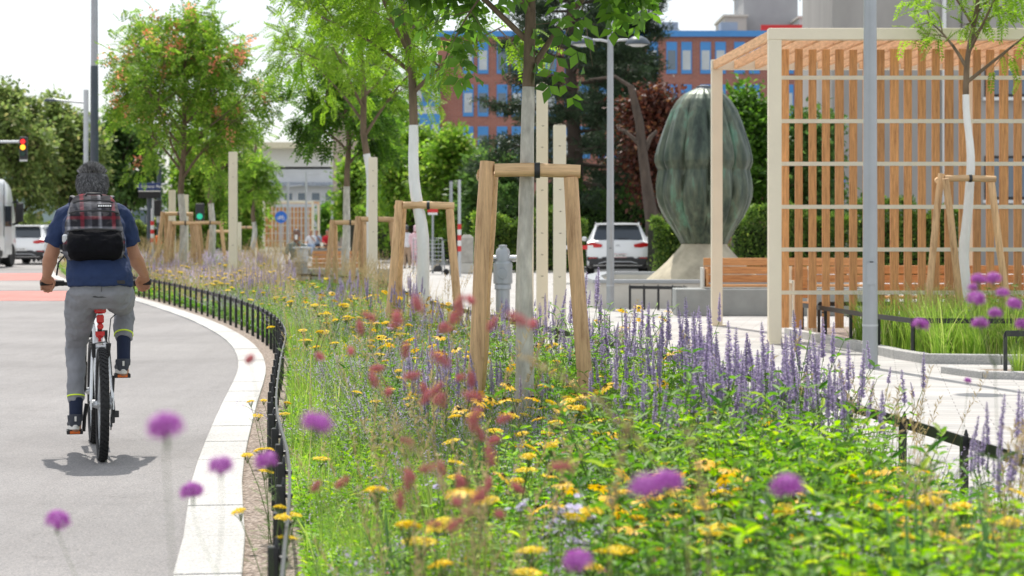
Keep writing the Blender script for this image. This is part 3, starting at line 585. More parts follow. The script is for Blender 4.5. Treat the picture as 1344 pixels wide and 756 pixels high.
# ================================================================== fountain basin and bronze statue
e=empty('fountain_basin',(px(880,35),35,0),0,'low angular concrete basin wall around the base of the statue','basin')
poly=[(-1.35,0.0),(2.4,-.25),(3.6,1.6),(3.6,5.4),(2.0,6.7),(-.9,6.7),(-1.45,3)]
def inner(p,k=.30):
    c=Vector((.9,3.2)); 
    return [tuple(c+(Vector(q)-c)*(1-k/(Vector(q)-c).length*1.2)) for q in p]
pi=inner(poly); q=MB(); n=len(poly)
q.add([(x,y,0) for x,y in poly]+[(x,y,.44) for x,y in poly]+[(x,y,.44) for x,y in pi]+[(x,y,0.1) for x,y in pi],[(k,(k+1)%n,n+(k+1)%n,n+k) for k in range(n)]+[(n+k,n+(k+1)%n,2*n+(k+1)%n,2*n+k) for k in range(n)]+[(2*n+k,2*n+(k+1)%n,3*n+(k+1)%n,3*n+k) for k in range(n)]); q.build('wall',M['concrete_lt'],e,0)
q=MB(); p2=[tuple(Vector((.9,3.2))+(Vector(a)-Vector((.9,3.2)))*1.008) for a in poly]; q.add([(x,y,.442) for x,y in p2]+[(x,y,.50) for x,y in p2]+[(x,y,.50) for x,y in pi]+[(x,y,.442) for x,y in pi],[(k,(k+1)%n,n+(k+1)%n,n+k) for k in range(n)]+[(n+k,n+(k+1)%n,2*n+(k+1)%n,2*n+k) for k in range(n)]+[(2*n+k,2*n+(k+1)%n,3*n+(k+1)%n,3*n+k) for k in range(n)]); q.build('rim',M['grey_pole'],e,0)
MB().add([(x,y,.30) for x,y in pi],[tuple(range(n))]).build('basin_floor',M['stone'],e,0)
SD=38.3; ss=F/SD
m,nt,b=nodes('verdigris bronze'); v=coord(nt,(1,1,.22)); f=noise(nt,v,3.2,7,.65); f2=noise(nt,coord(nt,(1,1,.1)),9,6,.7)
c=ramp(nt,f,[(.3,(.018,.028,.023)),(.43,(.055,.082,.063)),(.56,(.12,.145,.105)),(.66,(.13,.26,.19))]); r2=ramp(nt,f2,[(.35,(.45,.45,.45)),(.65,(1.25,1.2,1.1))]); mx=N(nt,'ShaderNodeMix',data_type='RGBA',blend_type='MULTIPLY'); mx.inputs[0].default_value=.8
nt.links.new(c,mx.inputs[6]); nt.links.new(r2,mx.inputs[7]); nt.links.new(mx.outputs[2],b.inputs['Base Color']); b.inputs['Roughness'].default_value=.42; b.inputs['Metallic'].default_value=.35; bumpto(nt,b,f2,.3); M['bronze']=m
e=empty('statue',(px(924,SD),SD,0),0,'tall ribbed green bronze bud sculpture on a flared stone base','statue')
prof=[(320,29),(312,33),(300,40),(285,50),(270,57),(258,60.5),(246,61),(236,60),(229,58.6),(223,57.6),(218,60.2),(212,62),(204,61.5),(190,58),(175,53),(160,48),(145,42),(132,34),(124,26),(119,17),(116,10)]
def flute(a,z):
    zz=(z-pz(320,SD))/(pz(112,SD)-pz(320,SD)); w=abs(math.cos(a*5+.22*math.sin(z*1.6))); amp=.04+.16*max(0,math.sin(math.pi*min(1,zz*1.02)))**.7
    return 1-amp*(1-w**.38)+.012*math.sin(a*23+z*4)
P2=[]
for i in range(len(prof)-1):
    for k in range(4): t=k/4; P2.append((lerp(prof[i][1],prof[i+1][1],t)/ss*1.04,pz(lerp(prof[i][0],prof[i+1][0],t),SD)))
P2.append((prof[-1][1]/ss,pz(prof[-1][0],SD)))
MB().lathe(P2,216,fn=flute).build('bronze_body',M['bronze'],e,65)
MB().lathe([(.19,pz(117,SD)),(.15,pz(115.5,SD)),(.15,pz(113.5,SD)),(.08,pz(112,SD)),(.001,pz(111.6,SD))],24).build('cap',M['dark_pole'],e,40)
m=mat('stained limestone',(.44,.39,.29),.9,0,.35,2.2,.5,30,(1,1,.5)); 
cone=[(84,384),(76,368),(62,356),(48,343),(38,332),(31,324),(29,319.5)]
MB().lathe([(r/ss,pz(v,SD)) for r,v in cone],40,fn=lambda a,z:1+.02*math.cos(a*10)).build('stone_base',m,e,30)
# ================================================================== people
def ring(c, rx, ry, n=20, tilt=0, p=2.3, rz=0):
    out=[]
    for k in range(n):
        a=2*math.pi*k/n; ca,sa=math.cos(a),math.sin(a)
        x=math.copysign(abs(ca)**(2/p),ca)*rx; y=math.copysign(abs(sa)**(2/p),sa)*ry
        v=Vector((x,y,0)); v.rotate(Euler((tilt,0,rz))); out.append(v+Vector(c))
    return out
def limb(mb, a, b, c, r, n=14):
    """shoulder-elbow-wrist or hip-knee-ankle, tapered with a muscle belly; r = 5 radii"""
    a,b,c=Vector(a),Vector(b),Vector(c)
    pts=[a,a.lerp(b,.35),a.lerp(b,.75),b,b.lerp(c,.28),b.lerp(c,.65),c]; rr=[r[0],r[1],lerp(r[1],r[2],.7),r[2],r[3],lerp(r[3],r[4],.6),r[4]]
    mb.tube(pts,rr,n); return mb
def head(mb, c, s=1.0, yaw=0, pitch=0, scale=1):
    c=Vector(c); E=Euler((pitch,0,yaw)); h=[]
    prof=[(-.115,.030,.035,.045),(-.105,.045,.055,.030),(-.075,.058,.078,.012),(-.04,.068,.088,.004),(0,.075,.094,0),(.04,.077,.098,-.004),(.075,.068,.088,-.006),(.10,.048,.064,-.008),(.118,.018,.026,-.008)]
    for z,rx,ry,yo in prof:
        r=ring((0,yo,z),rx*scale,ry*scale,20,0,2.1); h.append([(Matrix.Diagonal((s,s,s))@v) for v in r])
    h=[[E.to_matrix()@v+c for v in r] for r in h]; mb.loft(h)
    def T(x,y,z): return E.to_matrix()@Vector((x*s,y*s,z*s))+c
    mb.tube([T(0,.088,.02),T(0,.104,-.01),T(0,.110,-.028),T(0,.092,-.034)],[.008*s,.012*s,.015*s,.010*s],8)         # nose
    mb.tube([T(-.024,.083,-.062),T(0,.090,-.060),T(.024,.083,-.062)],[.006*s,.009*s,.006*s],6)                     # lips
    for q in(-1,1):
        mb.tube([T(q*.072,-.005,.018),T(q*.088,-.016,.012),T(q*.086,-.012,-.018),T(q*.074,-.002,-.03)],[.008*s,.012*s,.011*s,.007*s],6)  # ears
        mb.tube([T(q*.045,.070,.028),T(q*.025,.088,.030)],[.007*s,.008*s],6)                                         # brows
    return T
def hand(mb, w, d, palm_n, side, grip, s=1.0):
    """palm and five separate curled fingers; w wrist, d pointing direction, palm_n = palm facing direction, side = towards the thumb"""
    w=Vector(w); d=Vector(d).normalized(); pn=Vector(palm_n); pn=(pn-d*pn.dot(d)).normalized(); t=d.cross(pn); t=t if t.dot(Vector(side))>0 else -t
    def rr(c,a,b,n=12): return [c+t*(math.cos(2*math.pi*k/n)*a)+pn*(math.sin(2*math.pi*k/n)*b) for k in range(n)]
    mb.loft([rr(w-d*.02*s,.026*s,.020*s),rr(w+d*.02*s,.032*s,.018*s),rr(w+d*.06*s,.041*s,.017*s),rr(w+d*.088*s,.041*s,.014*s)])
    for k,(o,L) in enumerate(((.031,.072),(.0105,.080),(-.0105,.074),(-.031,.058))):
        b=w+d*.075*s+t*o*s; l=L*s*.42; p=[b]; ang=0
        for st in grip:
            ang+=st; dd=d*math.cos(ang)+pn*math.sin(ang); b=b+dd*l; p.append(b); l*=.78
        mb.tube(p,[.0095*s]*2+[.0088*s]*(len(p)-3)+[.0072*s],8)
    b=w+d*.025*s+t*.028*s; q=[b,b+(d*.6+t*.5+pn*.4).normalized()*.035*s,b+(d*.75+t*.25+pn*.85).normalized()*.062*s,b+(d*.7+t*-.05+pn*1.0).normalized()*.082*s]
    mb.tube(q,[.013*s,.011*s,.0095*s,.008*s],8)
    return mb
# ------------------------------------------------------------------ the bicycle
HEAD=R(14.6); BX,BY=-2.47,12.0
BZ=Matrix.Translation((BX,BY,0))@Matrix.Rotation(HEAD,4,'Z')
bike=empty('bicycle',(BX,BY,0),HEAD,'white mountain bike with red rear lights ridden along the path','bicycle')
def wheel(y0, z0):
    w_=empty('wheel',(0,y0,z0)); w_.parent=bike; Rr=.310
    q=MB(); N_=60
    prof=[(Rr-.030,-.018),(Rr-.008,-.027),(Rr+.014,-.026),(Rr+.027,-.013),(Rr+.030,0),(Rr+.027,.013),(Rr+.014,.026),(Rr-.008,.027),(Rr-.030,.018)]
    q.lathe(prof,N_,axis='x',cap=False)
    for k in range(N_):                       # knobs of the tread
        a=2*math.pi*k/N_
        for x,rr_,aa in ((-.020,Rr+.021,.5),(.020,Rr+.021,.5),(-.008,Rr+.030,0),(.008,Rr+.030,.5),(0,Rr+.031,.25)):
            an=a+aa*2*math.pi/N_; q.box((x,math.cos(an)*rr_,math.sin(an)*rr_),(.012,.017,.010),Euler((an-math.pi/2,0,0)).to_matrix())
    q.build('tyre',M['rubber'],w_,30)
    MB().lathe([(Rr-.034,-.012),(Rr-.022,-.015),(Rr-.022,.015),(Rr-.034,.012),(Rr-.034,-.012)],48,axis='x',cap=False).build('rim',M['silver'],w_,40)
    q=MB()
    for k in range(28):
        a=2*math.pi*k/28; b=a+(.35 if k%4<2 else -.35); s_=-1 if k%2 else 1
        q.tube([(s_*.026,math.cos(b)*.022,math.sin(b)*.022),(0,math.cos(a)*(Rr-.03),math.sin(a)*(Rr-.03))],.0014,4)
    q.build('spokes',M['silver'],w_,0); MB().lathe([(.008,-.062),(.018,-.05),(.024,-.03),(.017,-.02),(.017,.02),(.024,.03),(.018,.05),(.008,.062)],16,axis='x').build('hub',M['silver'],w_,40)
wheel(0,.34); wheel(1.06,.34)
wp=M['white_paint']
BB=(0,.43,.31); ST=(0,.30,.74); HT=(0,.86,.86); HB=(0,.90,.74)
MB().tube([BB,ST],.018,12).tube([ST,HT],.017,12).tube([BB,(0,.84,.76)],.021,12).tube([HT,HB],.026,14).tube([(-.045,.43,.31),(.045,.43,.31)],.024,14).build('frame',wp,bike,50)
st_=MB()
for s in(-1,1):
    st_.tube([(s*.012,.30,.73),(s*.045,.20,.66),(s*.055,.12,.53),(s*.066,.015,.36)],[.012,.011,.0095,.009],10).tube([(s*.03,.40,.31),(s*.048,.30,.32),(s*.064,.01,.335)],[.012,.011,.010],10)
    st_.box((s*.066,.0,.345),(.008,.06,.07))
st_.tube([(-.04,.215,.675),(.04,.215,.675)],.012,8); st_.build('rear_stays',wp,bike,50,bevel=0)
br_=MB()
for s in(-1,1): br_.box((s*.040,.16,.655),(.018,.035,.085)).tube([(s*.045,.15,.62),(s*.052,.13,.70)],.009,6)
br_.tube([(-.04,.14,.70),(.04,.14,.71)],.003,5); br_.build('rear_brake',M['plastic'],bike,40)
MB().tube([(0,.295,.73),(0,.24,.955)],.0145,12).build('seat_post',M['plastic'],bike,50)
MB().tube([(0,.303,.71),(0,.292,.745)],.023,14).box((0,.255,.755),(.055,.03,.025)).build('seat_clamp',M['red'],bike,50)
rl=MB().box((0,.222,.905),(.070,.030,.050)).build('rear_light',M['red_plastic'],bike,30,bevel=.008); MB().box((0,.232,.845),(.045,.03,.05)).tube([(0,.235,.80),(0,.20,.80)],.02,12).build('rear_light',M['red_plastic'],bike,30,bevel=.006)
MB().box((0,.24,.872),(.03,.03,.012)).build('light_bracket',M['silver'],bike,0)
sd_=[ring((0,.03,.975),.066,.012,20,R(90),2.4),ring((0,.06,.978),.078,.024,20,R(90),2.4),ring((0,.12,.975),.072,.026,20,R(90),2.3),ring((0,.19,.972),.034,.024,20,R(90),2),ring((0,.27,.972),.020,.018,20,R(90),2),ring((0,.31,.965),.008,.008,20,R(90),2)]
sd_=[[Vector((v.x,v.y,v.z)) for v in r] for r in sd_]; MB().loft(sd_).xf(Matrix.Translation((0,.06,.0))).build('saddle',M['plastic'],bike,60,loc=(0,0,.018))
MB().tube([(-.022,.13,.955),(-.022,.30,.955)],.0035,6).tube([(.022,.13,.955),(.022,.30,.955)],.0035,6).box((0,.235,.955),(.05,.04,.02)).build('saddle_rails',M['silver'],bike,0)
fk=MB()
for s in(-1,1): fk.tube([(s*.065,.91,.70),(s*.065,.97,.52)],.016,10).tube([(s*.065,.965,.54),(s*.066,1.06,.34)],.021,10)
fk.box((0,.905,.72),(.16,.05,.045)).tube([(0,.90,.72),(0,.85,.96)],.014,10); fk.build('suspension_fork',M['plastic'],bike,50,bevel=0)
MB().tube([(0,.85,.97),(0,.79,1.045)],.018,10).tube([(-.31,.74,1.055),(-.12,.80,1.045),(0,.79,1.045),(.12,.80,1.045),(.31,.74,1.055)],.0145,10).build('handlebar',M['plastic'],bike,50)
for s in(-1,1): MB().tube([(s*.20,.772,1.052),(s*.345,.732,1.057)],[.018,.019],12).build('grip',M['rubber'],bike,50); MB().tube([(s*.19,.80,1.05),(s*.24,.845,1.035),(s*.33,.83,1.025)],.006,6).build('brake_lever',M['plastic'],bike,50)
MB().tube([(-.15,.8,1.05),(-.1,.93,.98),(-.05,.9,.82),(.03,.6,.76),(.03,.32,.72),(.05,.16,.69)],.0035,5).tube([(.15,.8,1.05),(.16,.6,.9),(.07,.35,.84),(.05,.2,.72),(.055,.12,.62),(.075,0,.30)],.0035,5).build('cables',M['plastic'],bike,50)
cr=MB().lathe([(.092,.048),(.098,.048),(.098,.054),(.092,.054)],32,(0,.43,.31),axis='x').lathe([(.02,.04),(.06,.048),(.06,.054),(.02,.058)],20,(0,.43,.31),axis='x'); cr.build('chainring',M['silver'],bike,30)
MB().tube([(-.07,.43,.31),(-.085,.43,.23),(-.09,.435,.138)],[.015,.012,.011],8).build('crank_arm',M['plastic'],bike,40); MB().tube([(.07,.43,.31),(.085,.43,.39),(.09,.425,.482)],[.015,.012,.011],8).build('crank_arm',M['plastic'],bike,40)
for s,z in((-1,.138),(1,.482)):
    pd=MB().box((s*.145,.432,z),(.095,.012,.024)).box((s*.145,.385,z),(.095,.010,.026)).box((s*.145,.478,z),(.095,.010,.026)).box((s*.100,.43,z),(.008,.10,.024)).box((s*.190,.43,z),(.008,.10,.024)).build('pedal',M['plastic'],bike,0,bevel=.002)
    MB().box((s*.145,.377,z),(.060,.006,.016)).build('reflector',M['orange'],pd,0)
MB().tube([(.052,.43,.402),(.052,.0,.375),(.052,-.035,.34),(.052,-.02,.30),(.052,.03,.25),(.052,.01,.20),(.052,.43,.215)],.0045,5).build('chain',M['silver'],bike,40)
cs=MB()
for k in range(7): cs.lathe([(.022+.0045*(7-k),.030+.0035*k),(.022+.0045*(7-k),.0315+.0035*k)],22,(0,0,.34),axis='x')
cs.build('cassette',M['silver'],bike,20)
MB().box((.066,.02,.275),(.02,.035,.10)).box((.056,.03,.235),(.012,.03,.07)).lathe([(.020,.05),(.020,.056)],12,(0,.03,.255),axis='x').lathe([(.020,.05),(.020,.056)],12,(0,.02,.20),axis='x').box((.085,.01,.28),(.03,.03,.04)).build('derailleur',M['plastic'],bike,20,bevel=.003)
# ------------------------------------------------------------------ the rider
rider=empty('person',(BX,BY,0),HEAD,'cyclist seen from behind in navy jersey and grey trousers riding a white bike','person')
SHL,SHR=(-.195,.50,1.475),(.135,.50,1.475); ELL,ELR=(-.288,.53,1.225),(.225,.53,1.225); WRL,WRR=(-.308,.685,1.105),(.300,.685,1.105)
KL,KR=(-.135,.50,.665),(.165,.60,.90); AL,AR=(-.14,.37,.235),(.150,.37,.575)
b=MB()
tor=[((0,.22,1.00),.15,.105,0),((0,.215,1.06),.165,.115,-.1),((0,.25,1.15),.155,.10,-.4),((0,.31,1.25),.150,.095,-.5),((0,.38,1.35),.165,.105,-.5),((0,.44,1.43),.175,.105,-.5),((0,.48,1.50),.13,.075,-.4),((0,.495,1.54),.065,.06,-.3),((0,.51,1.60),.058,.060,-.2),((0,.535,1.66),.052,.058,-.1)]
b.loft([ring((c[0]-.032*max(0,min(1,(c[2]-1.045)/.35)),c[1],c[2]),rx,ry,22,t,2.2) for c,rx,ry,t in tor])
head(b,(-.034,.560,1.672),1.0,0,R(4))
for s,sh,el,wr in((-1,SHL,ELL,WRL),(1,SHR,ELR,WRR)):
    limb(b,sh,el,wr,(.060,.052,.044,.047,.029)); b.tube([(s*.10-.03,.48,1.49),sh],[.06,.058],12)
    hand(b,Vector(wr),(0,.62,-.55),(0,-.35,-.9),(-s,0,0),(.55,.85,.75))
for hip,k,a in(((-.095,.25,1.0),KL,AL),((.095,.25,1.0),KR,AR)):
    limb(b,hip,k,a,(.074,.066,.044,.040,.033)); 
for s,a in((-1,AL),(1,AR)):
    a=Vector(a); b.tube([a+Vector((0,-.03,-.055)),a+Vector((0,.06,-.07)),a+Vector((0,.16,-.085))],[.032,.036,.025],10)
remesh(b,'body',M['skin'],rider,.0065,2)
# hair: short, brushed, from a fuller cap plus strands
h=MB(); c0=Vector((-.034,.548,1.690)); rings_=[]
for z,rx,ry,yo in((-.095,.050,.040,-.045),(-.07,.066,.060,-.032),(-.03,.078,.078,-.018),(.01,.084,.092,-.010),(.05,.083,.096,-.004),(.08,.070,.082,0),(.10,.045,.055,0),(.108,.015,.02,0)): rings_.append(ring(c0+Vector((0,yo,z)),rx,ry,24,0,2.1))
h.loft(rings_); remesh(h,'hair',M['hair'],rider,.008,3,(.03,.004))
nm=NM(); k=9000; u=rng.normal(size=(k,3)); u=unit(u); u=u[(u[:,2]>-.75)&~((u[:,1]>.35)&(u[:,2]<.35))]; Pp=np.array(c0)+np.array([0,-.008,.0])+u*np.array([.084,.094,.105])
dd=unit(u*.55+np.array([.1,.25,-.55])*np.where(u[:,2:3]>.5,-.2,1)+rng.normal(size=u.shape)*.07); nm.leaves(Pp,dd,u,rng.uniform(.022,.036,len(u)),.0026,LEAF4)
nm2=nm.mesh('hair_strands',[leafmat('hair strands',(.10,.10,.102),(.50,.50,.51),.05,.4,(.85,.85,.85))]); link('hair_strands',nm2,rider)
# jersey
j=MB(); tr=[((0,.195,1.045),.205,.145,-.05),((0,.20,1.09),.208,.150,-.2),((0,.235,1.16),.200,.142,-.4),((0,.30,1.26),.190,.135,-.5),((0,.38,1.36),.192,.132,-.5),((0,.435,1.44),.195,.118,-.5),((0,.475,1.505),.150,.085,-.4),((0,.50,1.548),.078,.072,-.3),((0,.51,1.565),.066,.066,-.3)]
j.loft([ring((c[0]-.032*min(1,(c[2]-1.045)/.35),c[1],c[2]),rx*.96,ry,26,t,2.35) for c,rx,ry,t in tr])
for s,sh,el in((-1,SHL,ELL),(1,SHR,ELR)):
    sh=Vector(sh); el=Vector(el); e2=sh.lerp(el,.72); j.tube([(s*.07-.03,.475,1.50),(s*.14-.03,.49,1.492),sh+Vector((s*.004,0,-.002)),sh.lerp(el,.22)+Vector((s*.004,0,0)),sh.lerp(el,.5)+Vector((s*.002,0,0)),e2],[.060,.072,.072,.073,.072,.072],18)
remesh(j,'jersey',M['navy'],rider,.008,3,(.075,.026))
MB().lathe([(.062,0),(.067,.004),(.064,.03),(.060,.028)],24,cap=False).xf(Matrix.Translation((-.032,.503,1.555))@Matrix.Rotation(-.25,4,'X')).build('collar',M['navy'],rider,60)
# trousers: one garment, creased
t=MB(); t.loft([ring((0,.215,1.105),.168,.118,24,-.2),ring((0,.212,1.06),.186,.140,24,-.1),ring((0,.225,1.0),.190,.145,24),ring((0,.245,.95),.165,.13,24),ring((0,.27,.91),.12,.10,24)])
def leg(hip,k,a,f,rr): 
    hip,k,a=Vector(hip),Vector(k),Vector(a); e_=k.lerp(a,f); t.tube([hip,hip.lerp(k,.3),hip.lerp(k,.65),k,k.lerp(e_,.35),k.lerp(e_,.7),e_],rr,18)
leg((-.098,.25,1.00),KL,AL,.80,[.106,.099,.080,.063,.060,.052,.047]); leg((.098,.25,1.00),KR,AR,.60,[.106,.100,.082,.067,.064,.058,.052])
tro=remesh(t,'trousers',M['trouser'],rider,.008,2,(.07,.028))
MB().box((.11,.062,1.075),(.062,.006,.022),(.1,0,-.35)).build('pocket_badge',M['plastic'],rider,0,bevel=.003)
MB().tube([(-.19,.22,1.095),(-.13,.11,1.08),(0,.072,1.075),(.13,.11,1.08),(.19,.22,1.095)],.004,5).tube([(0,.072,1.075),(0,.085,1.02),(0,.12,.97)],.003,5).build('seams',mat('dark trouser seam',(.12,.12,.13),.9),rider,60)
for (k,a,f,r_) in((KL,AL,.70,.0505),(KR,AR,.50,.056)):
    p=Vector(k).lerp(Vector(a),f); dv=(Vector(a)-Vector(k)).normalized(); M3=dv.to_track_quat('Z','Y').to_matrix().to_4x4()
    MB().lathe([(r_,0),(r_+.005,.001),(r_+.005,.008),(r_,.009)],24,cap=False).xf(Matrix.Translation(p)@M3).build('reflective_band',M['neon'],rider,60)
for s,k,a,f in((-1,KL,AL,.74),(1,KR,AR,.52)):
    k,a=Vector(k),Vector(a); MB().tube([k.lerp(a,f),k.lerp(a,.9),a+Vector((0,0,-.02))],[.044,.041,.042],16).build('sock',M['sock'],rider,60)
    zs=.158 if s<0 else .502
    tl=.10 if s<0 else .03
    Mx=Matrix.Translation((s*.145,.40,zs))@Matrix.Rotation(-tl,4,'X')
    up=MB(); up.loft([ring((0,-.090,.042),.028,.030,16,R(90)),ring((0,-.075,.045),.036,.040,16,R(90)),ring((0,-.03,.050),.040,.046,16,R(90)),ring((0,.03,.042),.042,.036,16,R(90)),ring((0,.09,.032),.046,.026,16,R(90)),ring((0,.15,.026),.040,.020,16,R(90)),ring((0,.185,.022),.022,.014,16,R(90))])
    up.tube([(0,-.05,.05),(0,-.046,.085)],[.046,.048],16); up.xf(Mx); shoe=remesh(up,'shoe',M['shoe'],rider,.006,2)
    so_=MB(); out=[]
    for kk in range(24):
        a_=2*math.pi*kk/24; y=math.sin(a_)*.148+.048; x=math.cos(a_)*(.036+.012*max(0,math.sin(a_)))*1.08; out.append((x,y))
    so_.prism(out,-.006,.024); so_.xf(Mx); so_.build('sole',M['sole'],shoe,30,bevel=.005)
    if 1: MB().box((0,-.100,.06),(.012,.006,.03)).xf(Mx).build('heel_tab',M['sole'],shoe,0)
# ------------------------------------------------------------------ backpack
m,nt,b_=nodes('plaid backpack cloth'); tcn=N(nt,'ShaderNodeTexCoord'); sep=N(nt,'ShaderNodeSeparateXYZ'); nt.links.new(tcn.outputs['Object'],sep.inputs[0])
def stripe(sock, freq, off, stops):
    a=N(nt,'ShaderNodeMath',operation='MULTIPLY_ADD'); a.inputs[1].default_value=freq; a.inputs[2].default_value=off; nt.links.new(sock,a.inputs[0]); f_=N(nt,'ShaderNodeMath',operation='FRACT'); nt.links.new(a.outputs[0],f_.inputs[0]); return ramp(nt,f_.outputs[0],stops)
K0=(.018,.017,.022);GR=(.09,.09,.105);WH=(.30,.30,.33);RD=(.20,.018,.03)
v1=stripe(sep.outputs[0],5.2,.62,[(.0,K0),(.16,K0),(.20,RD),(.28,RD),(.32,K0),(.52,GR),(.56,K0),(.72,K0),(.82,WH),(.88,K0)]); v2=stripe(sep.outputs[2],6.5,.1,[(0,GR),(.2,WH),(.26,K0),(.5,K0),(.56,RD),(.64,RD),(.68,K0),(.9,GR)])
mx=N(nt,'ShaderNodeMix',data_type='RGBA',blend_type='MIX'); mx.inputs[0].default_value=.42; nt.links.new(v1,mx.inputs[6]); nt.links.new(v2,mx.inputs[7]); nt.links.new(mx.outputs[2],b_.inputs['Base Color']); b_.inputs['Roughness'].default_value=.85; b_.inputs['Specular IOR Level'].default_value=.25
bumpto(nt,b_,noise(nt,tcn.outputs['Object'],18,4,.6),.5,.01); M['plaid']=m
bp=empty('backpack',(BX-.040,BY,.042),HEAD,'red, grey and black plaid backpack on the back of the cyclist','backpack')
def packring(z, yb, w, d, t=-.38): return ring((0,yb,z),w,d,28,t,3.2)
pk=MB(); pk.loft([packring(1.205,.10,.125,.06),packring(1.225,.10,.172,.085),packring(1.27,.12,.190,.098),packring(1.34,.155,.186,.098),packring(1.42,.20,.176,.094),packring(1.50,.25,.160,.085),packring(1.565,.30,.140,.072),packring(1.60,.33,.115,.052),packring(1.612,.34,.08,.03)]); 
pk.xf(Matrix.Translation((0,.025,-.010))); pack=remesh(pk,'main_compartment',M['plaid'],bp,.008,3,(.07,.022))
pf=MB(); pf.loft([packring(1.215,.065,.12,.055),packring(1.235,.065,.160,.072),packring(1.28,.075,.172,.078),packring(1.335,.098,.168,.074),packring(1.385,.130,.158,.05),packring(1.395,.145,.14,.03)]); pf.xf(Matrix.Translation((0,.008,-.012))); remesh(pf,'front_pocket',mat('black pack cloth',(.006,.006,.008),.95,0,.3,15,.4,40,spec=.15),bp,.008,3,(.05,.016))
for (z,y,w_) in((1.385,.060,.165),(1.565,.190,.125),(1.500,.128,.150)):
    MB().tube([(-w_,y+.07,z-.01),(-w_*.75,y+.02,z),(0,y,z+.006),(w_*.75,y+.02,z),(w_,y+.07,z-.01)],.0055,6).build('zip',M['plastic'],bp,60)
MB().tube([(-.05,.235,1.60),(-.04,.22,1.612),(.04,.22,1.612),(.05,.235,1.60)],.007,8).build('handle',M['plastic'],bp,60)
MB().box((-.173,.13,1.33),(.035,.05,.055),(0,0,.5)).build('side_patch',M['silver'],bp,0,bevel=.01)
lb=MB().box((.062,.129,1.535),(.088,.008,.026),(-.38,0,0)).build('label_patch',M['blacktxt'],bp,0,bevel=.002)
q=MB()
for k in range(6): q.box((.027+k*.014,.1235,1.535),(.009,.003,.011),(-.38,0,0))
q.build('label_marks',M['whitetxt'],lb,0)
MB().box((.062,.123,1.535),(.080,.002,.0015),(-.38,0,0)).build('label_line',M['whitetxt'],lb,0)
for s in(-1,1):
    MB().tube([(s*.10,.34,1.585),(s*.125,.42,1.60),(s*.13,.55,1.56),(s*.135,.60,1.46),(s*.16,.55,1.35),(s*.19,.42,1.27),(s*.19,.22,1.24)],.016,8,ratio=.35).build('shoulder_strap',M['plastic'],bp,60)
    MB().tube([(s*.17,.14,1.24),(s*.215,.22,1.18),(s*.225,.28,1.10)],.006,6).build('loose_strap',M['plastic'],bp,60)
bp.scale=(1,1,1.0)
for o_ in bp.children: o_.scale=(.98,1,.975)
